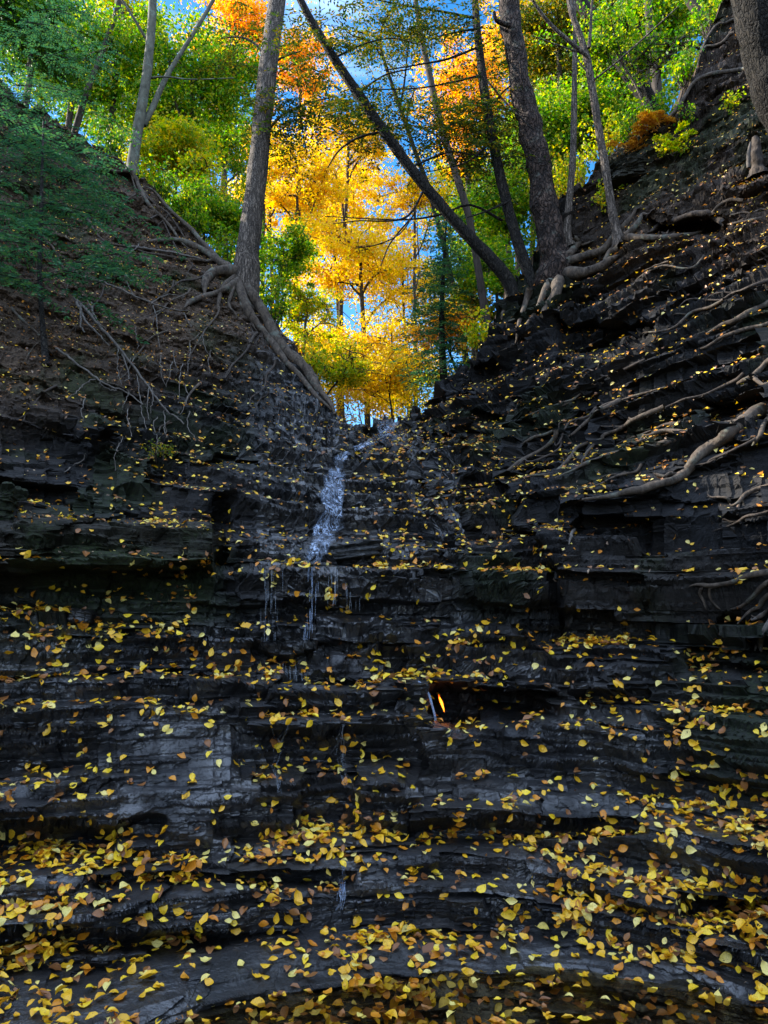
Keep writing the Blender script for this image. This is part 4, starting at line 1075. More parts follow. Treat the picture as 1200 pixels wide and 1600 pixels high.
# broken stump
sp = surf(1182, 262)
stp = empty('broken_stump', sp, 'short broken stump with pale split wood beside the massive dark trunk', 'stump')
m = MB(); S_ = px_tube(m, [(1186, 276, 34), (1183, 258, 20), (1182, 240, 17), (1181, 224, 14), (1180, 214, 9)], float(sp[1]) - .02, float(sp[1]) - .02, 30, 20, .5, 91)
m.build('stump_body', M_BROWN, stp)
m = MB(); px_tube(m, [(1170, 262, 6), (1170, 240, 7), (1173, 222, 3)], float(sp[1]) - .11, float(sp[1]) - .1, 8, 7, .3, 92)
m.build('split_wood', M_DEAD, stp)

# ------------------------------------------------------------------ dead branches lying on the left bank
def dead_branch(label, main, w0, w1, side=(), seed=0, lift=.04):
    rng = np.random.default_rng(seed)
    A = surf(*main[0])
    root = empty('fallen_branch', A, label, 'branch', 'dead branches on the left bank')
    def one(name, path, a, b):
        q = spline(path, max(10, len(path) * 6))
        p = surfs(q, lift)
        for _ in range(10): p[1:-1] = (p[:-2] + p[1:-1] + p[2:]) / 3
        p += rng.normal(0, .004, p.shape)
        m_ = MB(); tube(m_, p, np.linspace(a, b, len(p)) * p[:, 1] / 2400, 6, .15, seed)
        m_.build(name, M_DEAD, root)
    one('branch_stem', main, w0, w1)
    for s_, a, b in side: one('twig', s_, a, b)


dead_branch('longest bare branch running down the left bank to the falls', [(118, 470), (150, 505), (190, 555), (230, 610), (262, 645), (300, 665)], 6, 2,
            [([(190, 555), (200, 590), (195, 600)], 2.5, 1.5), ([(230, 605), (232, 640), (228, 660)], 2, 1.2), ([(215, 590), (222, 630), (228, 672)], 2, 1.2), ([(258, 640), (256, 670), (262, 690)], 2, 1.2), ([(150, 505), (140, 480), (135, 470)], 3, 2)], 61)
dead_branch('bare grey branch crossing the soil high on the left bank', [(132, 438), (165, 445), (205, 465), (250, 482), (295, 492)], 4.5, 1.5, [([(205, 465), (198, 445), (200, 437)], 2.5, 1.2), ([(235, 476), (260, 462), (290, 466)], 2, 1), ([(240, 480), (244, 510), (248, 545)], 1.8, 1), ([(285, 490), (292, 500), (297, 512)], 1.8, 1)], 62)
dead_branch('pale straight stick above the knot of roots on the left bank', [(198, 388), (230, 391), (275, 398), (325, 410)], 4.5, 2.5, [([(214, 390), (205, 396), (200, 401)], 2.5, 1.5)], 63)
dead_branch('forked dry twig in the middle of the left bank', [(85, 545), (115, 565), (150, 595), (185, 610), (225, 632)], 4.5, 2, [([(150, 597), (125, 610), (105, 628)], 2.5, 1.2), ([(185, 612), (170, 612), (155, 600)], 2, 1.2), ([(128, 622), (132, 650), (128, 668)], 2, 1)], 64)
dead_branch('tangle of thin stems beside the small trunk of the dark hemlock', [(122, 475), (130, 500), (150, 525), (172, 545)], 5, 2, [([(125, 480), (125, 510), (133, 520)], 4, 2), ([(142, 478), (150, 505), (165, 518)], 3, 1.5)], 65)
dead_branch('twig lying alone low on the left bank', [(98, 745), (120, 725), (140, 705)], 2.5, 1.2, (), 66)
for q in range(16):   # dry hanging stalks
    x = RNG.uniform(180, 330); y = RNG.uniform(500, 720)
    dead_branch('thin dry stalk hanging on the soil of the left bank', [(x, y), (x + RNG.uniform(-6, 6), y + 20), (x + RNG.uniform(-8, 12), y + RNG.uniform(35, 60))], 1.8, 1.0, (), 160 + q)

# ------------------------------------------------------------------ hemlocks on the left bank
def bank_hemlock(label, trunk, Yb, Yt, sprays, seed, size=.045, L=.8, step=.06):
    rng = np.random.default_rng(seed)
    A, r = polyline3(trunk, Yb, Yt)
    root = empty('hemlock_tree', A[0], label, 'tree', 'hemlocks')
    m = MB(); px_tube(m, trunk, Yb, Yt, 20, 8, .12, seed); m.build('trunk', M_DARK, root)
    ml, mt = MB(), MB()
    for px, py, Yd, ang in sprays:
        o = unproj(px, py, Yd)
        hemlock_spray(ml, mt, o, (math.cos(ang), -.35 + rng.uniform(-.5, .5), math.sin(ang)), L * rng.uniform(.7, 1.25), rng, size, step, .35)
    build_two('crown', ml, L_HEM, mt, M_DARK, root)
    return root


rngh = np.random.default_rng(5)
Yh = float(surf(72, 560)[1])
spr = []
for _ in range(75):
    u = rngh.random(); y = 195 + 250 * u
    half = 30 + 115 * min(1, u * 1.5 + .15)
    spr.append((65 + rngh.uniform(-.9, .75) * half, y + rngh.uniform(-22, 22), Yh + .25 + 1.5 * (1 - u) + rngh.uniform(-.5, .45), rngh.choice([rngh.uniform(-.35, .5), math.pi - rngh.uniform(-.35, .5)], p=[.7, .3])))
bank_hemlock('dark green hemlock with drooping sprays, growing on the left bank', [(72, 572, 14), (66, 500, 9), (62, 430, 8), (64, 340, 7), (66, 260, 5), (68, 190, 3)], Yh, Yh + 1.2, spr, 71)
spr = [(rngh.uniform(-60, 130), rngh.uniform(20, 240), rngh.uniform(8.6, 10.6), rngh.uniform(-.3, .3) if rngh.random() < .6 else math.pi) for _ in range(75)]
bank_hemlock('shadowy hemlock in the top corner, its sprays hanging over the crest', [(-45, 190, 26), (-40, 60, 24), (-36, -60, 20)], 9.6, 9.8, spr, 72, .04, 1.0, .11)

# ------------------------------------------------------------------ low growth on the right slope and the crests
def shrub(name, label, px, py, w, h, leaf, n, L, seed, cat='shrub', Yoff=.0, group='shrubs on the crests'):
    rng = np.random.default_rng(seed)
    b = surf(px, py); s = b[1] / 1200
    b = b + np.array([0, Yoff, 0])
    root = empty(name, b, label, cat, group)
    mt, ml = MB(), MB()
    for i in range(max(6, n // 7)):
        a = rng.uniform(0, 6.28)
        e = b + np.array([math.cos(a) * w * s * .5 * rng.random() ** .5, math.sin(a) * w * s * .4, h * s * rng.uniform(.45, 1.05)])
        cv = limb_curve(b + rng.normal(0, .04, 3), e, rng, .05, 7, .06)
        tube(mt, cv, np.linspace(.007, .002, 7), 4)
        for j in range(2, 7):
            clump(ml, cv[j], .10 * max(1, w * s / 1.2), 7, L, rng, .6)
    mt.build('stem', M_BROWN, root); ml.build('foliage', leaf, root, smooth=False)


for i, (px, py, w_, h_, lf, n, L_, lb) in enumerate([
    (905, 300, 90, 110, L_YGR, 120, .06, 'yellow leaved shrub at the ridge right of the thin straight stem'),
    (955, 235, 90, 95, L_YGR, 130, .05, 'dense yellow green shrub on the ridge left of the dry fern'),
    (1000, 200, 80, 80, L_GRN, 120, .05, 'green shrub under the slanting brown trunk'),
    (1045, 165, 90, 75, L_GRN, 130, .05, 'leafy green shrub near the top of the rock slope'),
    (1085, 100, 80, 90, L_GRN, 120, .055, 'bright green shrub on the skyline of the rock slope'),
    (1125, 20, 70, 70, L_GRN, 90, .055, 'small green bush at the very top of the rock slope'),
    (1050, 240, 80, 30, L_YGR, 60, .04, 'low pale green plants beside the dry fern'),
    (1075, 195, 40, 40, L_GRN, 30, .04, 'single sparse green sprig on the open rock slope'),
    (1135, 180, 60, 25, L_YGR, 30, .04, 'yellowing seedlings on the slope left of the massive trunk'),
    (870, 330, 80, 110, L_YGR, 120, .055, 'yellow leaved shrub right behind the thick flaky trunk'),
    (955, 330, 50, 40, L_YGR, 26, .05, 'small yellowing plant left of the forked sapling foot'),
    (235, 300, 90, 80, L_GRN, 150, .055, 'green undergrowth behind the crest right of the pale forked tree'),
    (290, 352, 80, 80, L_GRN, 150, .055, 'green undergrowth behind the crest in the middle of the left rim'),
    (340, 400, 60, 70, L_GRN, 120, .055, 'bright green sprouts crowding the left side of the thick grey trunk'),
    (425, 500, 60, 100, L_GRN, 130, .055, 'light green sprouts behind the long roots of the thick grey trunk'),
    (160, 232, 90, 80, L_DGR, 130, .055, 'shaded green undergrowth on the crest left of the pale forked tree'),
    (480, 580, 50, 60, L_YGR, 80, .055, 'yellow green sprouts low behind the end of the long roots'),
    (758, 535, 50, 70, L_YGR, 90, .055, 'yellow green shrub behind the right side of the notch'),
    (255, 720, 60, 30, L_OLV, 40, .025, 'small weeds hanging on the soil above the block ledge'),
]):
    shrub('shrub', lb, px, py, w_, h_, lf, n, L_, 500 + i, Yoff=.35 if i not in (6, 7, 8, 10, 18) else 0)


def fern(label, px, py, leaf, n, L, seed):
    rng = np.random.default_rng(seed)
    b = surf(px, py)
    root = empty('fern', b, label, 'fern', 'ferns on the right slope')
    for i in range(n):
        a = rng.uniform(0, 6.28)
        d = np.array([math.cos(a) * .9, math.sin(a) * .6 - .15, rng.uniform(.45, 1.1)]); d /= np.linalg.norm(d)
        m_ = MB()
        t = np.linspace(0, 1, 16); ln = L * rng.uniform(.6, 1.1)
        p = b + rng.normal(0, .06, 3) + d * ln * t[:, None]; p[:, 2] -= .5 * ln * t ** 2
        tube(m_, p, np.linspace(.004, .001, 16), 4)
        s_ = unit(np.cross(d, [0, 0, 1.]))
        for sg in (-1, 1):
            q = p[2:]; w_ = np.sin(np.linspace(.5, 3.0, 14)) * ln * .26
            kites(m_, q, s_ * sg + d * .4 + rng.normal(0, .15, q.shape), np.array([0, 0, 1.]) + rng.normal(0, .25, q.shape), w_, w_ * .14)
            kites(m_, q + d * ln * .03, s_ * sg + d * .4 + rng.normal(0, .15, q.shape), np.array([0, 0, 1.]) + rng.normal(0, .25, q.shape), w_ * .9, w_ * .13)
        m_.build('frond', leaf, root, smooth=False)


fern('dried orange brown fern standing on the ridge of the right slope', 1025, 205, L_FERN, 20, .42, 81)
fern('fading fern with rusty fronds just below the orange one', 985, 235, L_FERN, 12, .34, 82)
fern('green yellow fern right of the dried orange one', 1050, 232, L_YGR, 12, .30, 83)

# ------------------------------------------------------------------ loose stones
def stone(label, px, py, wx, hz, dp, seed, mat, rot=0.0, group='loose slabs of shale', zn_=(.7, .1, 0, .2)):
    rng = np.random.default_rng(seed)
    b = surf(px, py); s = b[1] / 1200
    n1, n2 = 72, 40
    u = np.linspace(0, 2 * math.pi, n1, endpoint=False); v = np.linspace(-1, 1, n2)
    U, V = np.meshgrid(u, v)
    e = 5.0
    rad = np.clip(1 - np.abs(V) ** 6, 0, 1) ** (1 / 3)
    cx, sx_ = np.cos(U), np.sin(U)
    rr = (np.abs(cx) ** e + np.abs(sx_) ** e) ** (-1 / e)
    X = cx * rr * rad * wx * s / 2; Y_ = sx_ * rr * rad * dp / 2; Z = V * hz * s / 2
    p = np.stack([X, Y_, Z], -1)
    nn = fbm(p * 7 + seed, seed, 4)
    big_ = vnoise(p * np.array([6, 6, 9.]) + seed * 1.7, seed + 4); p = p * (1 + .16 * np.round(big_ * 2.5) / 2.5)[..., None]
    cell = _hash(np.floor(p[..., 0] * 14 + p[..., 1] * 5).astype(int), np.floor(p[..., 1] * 14).astype(int), np.floor(p[..., 2] * 34 + p[..., 0] * 3).astype(int), seed) - .5
    p = p * (1 + .16 * cell)[..., None]
    lay = vnoise(np.stack([p[..., 0] * .8, p[..., 1] * .8, p[..., 2] * 45], -1) + seed, seed + 1)
    p = p * (1 + .20 * nn[..., None] + .08 * lay[..., None])
    c_, s_ = math.cos(rot), math.sin(rot)
    p = np.stack([p[..., 0] * c_ - p[..., 2] * s_, p[..., 1], p[..., 0] * s_ + p[..., 2] * c_], -1) + b + np.array([0, dp * .18, 0])
    m_ = MB(); idx = np.arange(n1 * n2).reshape(n2, n1)
    F = np.stack([idx[:-1], np.roll(idx, -1, 1)[:-1], np.roll(idx, -1, 1)[1:], idx[1:]], -1).reshape(-1, 4)
    m_.add(p.reshape(-1, 3), F)
    m_.add(np.vstack([p[0], p[0].mean(0)]), [[(q + 1) % n1, q, n1] for q in range(n1)])
    m_.add(np.vstack([p[-1], p[-1].mean(0)]), [[q, (q + 1) % n1, n1] for q in range(n1)])
    o = m_.build('loose_rock', mat, smooth=False)
    za = o.data.color_attributes.new('zones', 'FLOAT_COLOR', 'POINT'); za.data.foreach_set('color', np.tile(np.array(zn_, np.float32), len(o.data.vertices)))
    tag(o, label, 'rock', group)


stone('dark rounded rock at the foot of the upper cascade, beside the ledge', 545, 862, 95, 30, .4, 201, m_rock, .12)
stone('grey slab lying loose among leaves on the ledges at the left edge', 128, 966, 44, 26, .25, 202, m_rock, -.1)
stone('mossy boulder at the left edge below the bank', -5, 790, 60, 70, .4, 203, m_rock, zn_=(0, .8, 0, .5))
stone('small upright stone splitting the water near the top of the falls', 552, 712, 9, 40, .14, 204, m_rock, .12)
stone('flat dark slab on the upper right slope under the fern', 985, 265, 75, 40, .5, 205, m_rock, .1, zn_=(0, .4, .2, .3))

# ------------------------------------------------------------------ water
m_fall, nt = new_mat('falling_water')
k = NT(nt)
bs = k.n('ShaderNodeBsdfPrincipled', i_Roughness=.18); bs.inputs['Base Color'].default_value = (.42, .53, .72, 1); bs.inputs['Specular IOR Level'].default_value = .8
tr = k.n('ShaderNodeBsdfTransparent')
mxs = k.n('ShaderNodeMixShader', i_0=.36)
k.link(tr.outputs[0], mxs.inputs[1]); k.link(bs.outputs[0], mxs.inputs[2]); k.link(mxs.outputs[0], k.n('ShaderNodeOutputMaterial').inputs[0])
m_drop, nt = new_mat('water_thread')
k = NT(nt)
bs = k.n('ShaderNodeBsdfPrincipled', i_Roughness=.12); bs.inputs['Base Color'].default_value = (.5, .58, .68, 1); bs.inputs['Specular IOR Level'].default_value = .9
tr = k.n('ShaderNodeBsdfTransparent')
mxs = k.n('ShaderNodeMixShader', i_0=.24)
k.link(tr.outputs[0], mxs.inputs[1]); k.link(bs.outputs[0], mxs.inputs[2]); k.link(mxs.outputs[0], k.n('ShaderNodeOutputMaterial').inputs[0])


m_foam, nt = new_mat('lacy_water')
k = NT(nt)
tc = k.n('ShaderNodeTexCoord').outputs['Object']
f1 = k.noise(k.mapv(tc, (1, 1, .55)), 34, 5, .65, 1.6)
f2 = k.noise(k.mapv(tc, (1, 1, .35), (4, 2, 1)), 11, 3, .6, .8)
al = k.math('MULTIPLY', k.ramp(f1, [(.44, .06), (.58, 1.0)]), k.ramp(f2, [(.36, .22), (.58, .95)]))
ed_ = k.n('ShaderNodeAttribute', attribute_name='edge')
al = k.math('MULTIPLY', al, ed_.outputs['Fac'])
bs = k.n('ShaderNodeBsdfPrincipled', i_Roughness=.16); bs.inputs['Base Color'].default_value = (.50, .62, .82, 1); bs.inputs['Specular IOR Level'].default_value = .8
bb = k.n('ShaderNodeBump', i_Strength=.8, i_Distance=.02); k.link(f1, bb.inputs['Height']); k.link(bb.outputs[0], bs.inputs['Normal'])
tr = k.n('ShaderNodeBsdfTransparent'); mxs = k.n('ShaderNodeMixShader')
k.link(al, mxs.inputs[0]); k.link(tr.outputs[0], mxs.inputs[1]); k.link(bs.outputs[0], mxs.inputs[2]); k.link(mxs.outputs[0], k.n('ShaderNodeOutputMaterial').inputs[0])


def water_sheet(label, path, seed, lift=.02, nu=15):
    path = np.array(path, float)
    ln = np.linalg.norm(np.diff(path[:, :2], axis=0), axis=1).sum()
    nv = int(ln / 2.2)
    c_ = spline(path, nv)
    u = np.linspace(-1, 1, nu)
    rng = np.random.default_rng(seed)
    ww = 1 + .35 * vnoise(np.stack([np.arange(nv) * .13, np.zeros(nv), np.zeros(nv)], -1), seed)
    V = np.zeros((nv, nu, 3)); E = np.zeros((nv, nu))
    for j in range(nv):
        for i in range(nu):
            V[j, i] = surf(c_[j, 0] + u[i] * c_[j, 2] * ww[j], c_[j, 1], lift)
    for _ in range(3):
        V[1:-1] = (V[:-2] + 2 * V[1:-1] + V[2:]) / 4
        V[:, 1:-1] = (V[:, :-2] + 2 * V[:, 1:-1] + V[:, 2:]) / 4
    bul = fbm(V * 22, seed, 3)
    V[..., 1] -= .012 * bul * (1 - u ** 2); V[..., 2] += .006 * bul
    E[:] = np.clip((1 - np.abs(u)) * 3.2, 0, 1)[None, :] * np.clip(np.minimum(np.arange(nv), np.arange(nv)[::-1]) / 8, 0, 1)[:, None]
    m_ = MB(); idx = np.arange(nv * nu).reshape(nv, nu)
    m_.add(V.reshape(-1, 3), np.stack([idx[:-1, :-1], idx[:-1, 1:], idx[1:, 1:], idx[1:, :-1]], -1).reshape(-1, 4))
    o = m_.build('waterfall', m_foam)
    at_ = o.data.attributes.new('edge', 'FLOAT', 'POINT'); at_.data.foreach_set('value', E.ravel().astype(np.float32))
    return tag(o, label, 'waterfall')


def cascade_water(label, path, n, wmin, wmax, seed, mat, seglen=(.12, .5), lift=.018, jit=5.0, free=False, name='waterfall', wsm=1):
    """many thin ropes of water running down the rock along path [(px, py, half width px)]"""
    rng = np.random.default_rng(seed)
    path = np.array(path, float)
    ln = np.linalg.norm(np.diff(path[:, :2], axis=0), axis=1).sum()
    m_ = MB()
    for i in range(n):
        a = rng.uniform(0, 1); b = a + rng.uniform(*seglen)
        a, b = max(0, a - .05), min(1, b)
        if b - a < .05: continue
        q = max(6, int(ln * (b - a) / 3.2))
        t = np.linspace(a, b, q) * (len(path) - 1)
        cx = np.interp(t, np.arange(len(path)), path[:, 0]); cy = np.interp(t, np.arange(len(path)), path[:, 1]); hw = np.interp(t, np.arange(len(path)), path[:, 2])
        off = rng.normal(0, .45)
        wander = np.cumsum(rng.normal(0, .12, q)); wander -= np.linspace(0, wander[-1], q) * .5
        x = cx + np.clip(off + wander * .5, -1.2, 1.2) * hw
        y = cy + rng.normal(0, jit * .2, q)
        p = surfs(np.stack([x, y], -1), lift * rng.uniform(.4, 1.6))
        if free:
            x = x[0] + (x - x[0]) * .12
            p = unproj(x, y, np.full(q, p[:, 1].min() - .012))
        for _ in range(wsm): p[1:-1] = (p[:-2] + p[1:-1] + p[2:]) / 3
        wd = rng.uniform(wmin, wmax) * (.6 + .8 * rng.random(q)) * np.sin(np.linspace(.25, 2.9, q)) ** .5 * p[:, 1] / 5
        tube(m_, p, wd, 5, .0, seed)
    o = m_.build(name, mat)
    return tag(o, label, 'waterfall', kind='stuff' if n < 40 else None)


water_sheet('white main cascade tumbling down the steep slab in the middle', [(525, 728, 13), (523, 745, 18), (519, 775, 16), (519, 805, 19), (511, 830, 22), (499, 855, 18), (487, 882, 11)], 31)
water_sheet('thin veil of water over the topmost lip of the falls', [(606, 656, 16), (604, 664, 18), (603, 675, 18), (602, 690, 17)], 32, .012)
water_sheet('sheet of trickles crossing the step above the main cascade', [(590, 690, 8), (570, 696, 9), (548, 705, 10), (532, 716, 10), (526, 728, 11)], 33, .010)
cascade_water('curtain of drips falling from the ledge on the left', [(418, 888, 20), (418, 925, 20), (420, 965, 20), (420, 1002, 18)], 32, .0006, .0015, 34, m_drop, (.05, .35), .02, 3, True)
cascade_water('curtain of drips falling from the ledge under the main cascade', [(492, 885, 10), (488, 925, 9), (484, 965, 10), (478, 1000, 9)], 36, .0007, .0018, 35, m_fall, (.04, .3), .02, 3, True)
cascade_water('few thin drips right of the water under the ledge', [(520, 888, 12), (520, 912, 10), (518, 945, 8)], 14, .0007, .0016, 36, m_drop, (.2, .7), .02, 3, True)
cascade_water('single fine drips at the right part of the wet ledge', [(550, 905, 14), (552, 930, 12), (553, 955, 10)], 9, .0008, .0018, 37, m_drop, (.2, .6), .02, 3, True)
cascade_water('row of short trickles under the leafy step left of the flame', [(462, 1036, 24), (463, 1050, 24), (466, 1064, 24)], 16, .0007, .0016, 38, m_drop, (.4, 1.), .02, 2, True)
cascade_water('trickle down the dark cleft in the middle of the steps', [(535, 1120, 12), (537, 1150, 9), (535, 1190, 8), (540, 1225, 8)], 16, .0007, .0017, 39, m_drop, (.15, .5), .012, 4)
cascade_water('trickle beside the wet round rock left of the dark cleft', [(440, 1120, 8), (438, 1160, 8), (436, 1200, 9), (437, 1240, 7)], 16, .0007, .0017, 40, m_drop, (.15, .5), .012, 4)
cascade_water('narrow white trickle low in the middle of the steps', [(537, 1340, 8), (538, 1365, 7), (537, 1390, 6), (536, 1420, 8)], 20, .0007, .0018, 41, m_fall, (.15, .6), .012, 3)
cascade_water('short drips under the shelf on the lower right', [(738, 1270, 14), (736, 1290, 12), (735, 1305, 10)], 8, .0008, .002, 42, m_drop, (.4, 1), .014, 2)
cascade_water('hair thin drip falling on the lower right steps', [(814, 1425, 3), (815, 1445, 3), (817, 1470, 2)], 5, .0010, .002, 43, m_drop, (.5, 1), .014, 1)

# arched spout of water beside the flame
p0 = surf(657, 1066, .03)
m_ = MB(); rs = np.random.default_rng(3)
yg = p0[1] - .03
arc = unproj([655, 662, 668, 672, 675, 678, 680, 681], [1065, 1071, 1080, 1090, 1101, 1112, 1122, 1133], np.full(8, yg) - np.linspace(0, .05, 8))
for i in range(11):
    q = spline(arc, 22) + np.cumsum(rs.normal(0, .0011, (22, 3)), 0) + rs.normal(0, .002, 3)
    a, b = sorted(rs.integers(0, 22, 2))
    if b - a < 6: a, b = 0, 21
    tube(m_, q[a:b + 1], np.linspace(.0035, .0012, b + 1 - a) * rs.uniform(.5, 1.2), 5)
tag(m_.build('waterfall', m_fall), 'thin arched spout of water pouring in front of the flame', 'waterfall')

# pool at the foot of the steps
m_pool, nt = new_mat('pool_water')
k = NT(nt)
tc = k.n('ShaderNodeTexCoord').outputs['Object']
rip = k.noise(k.mapv(tc, (3.0, 5.5, 3)), 2.6, 4, .55, .6)
bp_ = k.n('ShaderNodeBump', i_Strength=.35, i_Distance=.02); k.link(rip, bp_.inputs['Height'])
gl = k.n('ShaderNodeBsdfGlossy', i_Roughness=.04); k.link(bp_.outputs[0], gl.inputs['Normal'])
tr = k.n('ShaderNodeBsdfTransparent'); tr.inputs[0].default_value = (.72, .66, .52, 1)
fr = k.n('ShaderNodeFresnel', i_IOR=1.33); k.link(bp_.outputs[0], fr.inputs['Normal'])
mxs = k.n('ShaderNodeMixShader'); k.link(fr.outputs[0], mxs.inputs[0]); k.link(tr.outputs[0], mxs.inputs[1]); k.link(gl.outputs[0], mxs.inputs[2])
k.link(mxs.outputs[0], k.n('ShaderNodeOutputMaterial').inputs[0])
POOL_Z = .105
m_ = MB()
gx, gy = np.meshgrid(np.linspace(-4.5, 4.5, 40), np.linspace(-4.0, 4.1, 40))
m_.add(np.stack([gx, gy, gx * 0 + POOL_Z], -1).reshape(-1, 3), (lambda i: np.stack([i[:-1, :-1], i[:-1, 1:], i[1:, 1:], i[1:, :-1]], -1).reshape(-1, 4))(np.arange(1600).reshape(40, 40)))
tag(m_.build('water', m_pool), 'shallow clear pool with drowned leaves at the foot of the steps', 'pool', kind='structure')

# ------------------------------------------------------------------ the flame in its grotto
def flame_mat(name, a, b, s0, alpha):
    m, nt = new_mat(name); k = NT(nt)
    tc_ = k.n('ShaderNodeTexCoord').outputs['Generated']
    sx_ = k.n('ShaderNodeSeparateXYZ'); k.link(tc_, sx_.inputs[0])
    c_ = k.ramp(sx_.outputs[2], [(0.0, a), (.55, b), (1.0, a)])
    e = k.n('ShaderNodeEmission', i_Strength=s0); k.link(c_, e.inputs[0])
    t_ = k.n('ShaderNodeBsdfTransparent'); x_ = k.n('ShaderNodeMixShader', i_0=alpha)
    k.link(t_.outputs[0], x_.inputs[1]); k.link(e.outputs[0], x_.inputs[2]); k.link(x_.outputs[0], k.n('ShaderNodeOutputMaterial').inputs[0])
    return m


fb = surf(692, 1118)
Yf = yg + .06
fl = empty('flame', unproj(693, 1114, Yf), 'small orange gas flame burning in the hollow behind the spout', 'flame')
m_ = MB(); px_tube(m_, [(694.5, 1113, .6), (693.5, 1109, 1.8), (691.5, 1103, 3.6), (689, 1096, 4.8), (686.8, 1091, 2.8), (685.8, 1087, 1.4), (685.2, 1085, .4)], Yf, Yf, 30, 12, .3, 3)
m_.build('outer_flame', flame_mat('flame_orange', (.9, .10, .005), (1.0, .18, .008), 1.3, .5), fl)
m_ = MB(); px_tube(m_, [(694, 1112, .5), (692.5, 1106, 1.8), (690.3, 1099, 2.8), (688, 1093, 2.6), (686.2, 1089, .8)], Yf - .004, Yf - .004, 20, 10, .05, 4)
m_.build('flame_core', flame_mat('flame_yellow', (1.0, .25, .01), (1.0, .42, .03), 1.9, .8), fl)
lp = bpy.data.lights.new('flame_glow', 'POINT'); lp.energy = .07; lp.color = (1, .28, .05); lp.shadow_soft_size = .02
lo = bpy.data.objects.new('flame_glow', lp); COL.objects.link(lo); lo.parent = fl
lo.matrix_parent_inverse = fl.matrix_basis.inverted(); lo.location = Vector([float(q) for q in unproj(694, 1100, Yf + .05)])
# ------------------------------------------------------------------ fallen leaves
LEAF_COLS = [
    ('golden', [(.70, .35, .012), (.82, .48, .025), (.76, .41, .018)], .36),
    ('pale yellow', [(.76, .58, .12), (.82, .66, .20), (.68, .56, .14)], .15),
    ('bright yellow', [(.82, .54, .025), (.86, .60, .03), (.80, .50, .02)], .18),
    ('orange', [(.58, .21, .012), (.66, .27, .02), (.50, .17, .012)], .16),
    ('brown', [(.22, .085, .025), (.30, .13, .04), (.16, .06, .02)], .15),
]


def leaf_shape(seed, fold, curl, w):
    t = np.array([0, .14, .32, .52, .72, .88, 1.0])
    hw = np.array([0, .19, .30, .31, .23, .10, 0]) * w
    rng = np.random.default_rng(seed)
    z = curl * ((t - .5) ** 2 - .1) + rng.normal(0, .015, 7)
    sw = .05 * np.sin(t * 3 + seed)
    mid = np.stack([t - .5, sw, z], -1)
    zl = z + hw * fold + rng.normal(0, .02, 7); zr = z + hw * (fold * .8) + rng.normal(0, .02, 7)
    L_ = np.stack([t - .5 + .03, sw + hw * (1 + rng.normal(0, .06, 7)), zl], -1)[1:-1]
    R_ = np.stack([t - .5 + .03, sw - hw * (1 + rng.normal(0, .06, 7)), zr], -1)[1:-1]
    st = np.array([[-.5, -.008, z[0]], [-.5, .008, z[0]], [-.68, .05 + .012, z[0] + .02], [-.68, .05, z[0] + .02]])
    V = np.vstack([mid, L_, R_, st])
    tri = [[0, 1, 7], [0, 12, 1], [5, 6, 11], [5, 16, 6]]
    quad = [[i, i + 1, i + 7, i + 6] for i in range(1, 5)] + [[i, i + 11, i + 12, i + 1] for i in range(1, 5)] + [[17, 20, 19, 18]]
    return V, np.array(tri), np.array(quad)


SHAPES = [leaf_shape(1, .25, .35, 1.0), leaf_shape(2, .7, -.3, .9), leaf_shape(3, .15, .8, 1.1), leaf_shape(4, .95, .5, .85), leaf_shape(5, -.35, .45, 1.0), leaf_shape(6, .4, -.7, 1.1)]

# where they lie: more on treads and in drifts, fewer on bare steep faces and on the water chutes
area = np.linalg.norm(np.cross(np.gradient(Ps, axis=1), np.gradient(Ps, axis=0)), axis=-1)
tread = np.clip(SN[..., 2], 0, 1)
drift = fbm(P0 * np.array([3.2, 3.2, 9.]), 801, 3)
drift2 = fbm(P0 * 1.1, 802, 2)
dens = (.16 + .22 * wetm + .8 * sstep(tread, .25, .8)) * (.6 + 1.0 * sstep(drift, -.1, .5) + .35 * sstep(drift2, -.2, .4))
g_ = lambda x0, x1, y0, y1, f=30: sstep(PX, x0 - f, x0 + f) * sstep(x1 - PX, -f, f) * sstep(PY, y0 - f, y0 + f) * sstep(y1 - PY, -f, f)
zone = np.full(PX.shape, 48.0)
zone = np.where(PY > 980, 78.0, zone)
zone += 45 * g_(-40, 260, 1000, 1480, 60)
zone += 10 * sstep(PY, 1150, 1450)
zone += 60 * g_(60, 330, 380, 560) + 60 * g_(250, 420, 650, 870) + 80 * g_(20, 180, 920, 1000, 10) + 110 * g_(690, 1000, 965, 1005, 8) + 120 * g_(560, 900, 480, 860, 60)
zone += 70 * g_(880, 1200, 180, 700, 60) + 150 * g_(770, 880, 1265, 1310, 14) + 130 * g_(410, 500, 1260, 1330, 14) + 140 * g_(530, 640, 1220, 1275, 12) + 110 * g_(900, 1240, 1270, 1480, 50) + 60 * g_(-20, 140, 1360, 1470, 20)
zone *= 1 - .55 * g_(-60, 330, 795, 890, 8)           # bare face of the block
zone *= 1 - .75 * g_(310, 870, 895, 995, 8)           # wet riser under the ledge
zone *= 1 - .93 * g_(480, 545, 725, 880, 8)           # white water
zone *= 1 - .5 * g_(340, 520, 690, 875, 14)
zone *= 1 - .9 * g_(685, 880, 1060, 1122, 8)         # grotto
zone *= 1 - .5 * g_(880, 1170, 820, 960, 12)
zone *= 1 - .6 * g_(180, 370, 1115, 1300, 16)
zone *= 1 - .5 * g_(600, 1000, 1120, 1270, 30)
zone *= 1 - .45 * soil_l
wgt = area * dens * zone
wgt[(PX < -330) | (PX > 1530)] *= .0
wgt[:, :-1][:, 1:] *= 1
ntot = int(min(16000, wgt.sum() * 2.35))
print('LEAVES', ntot)
pk = RNG.choice(wgt.size, ntot, p=(wgt / wgt.sum()).ravel())
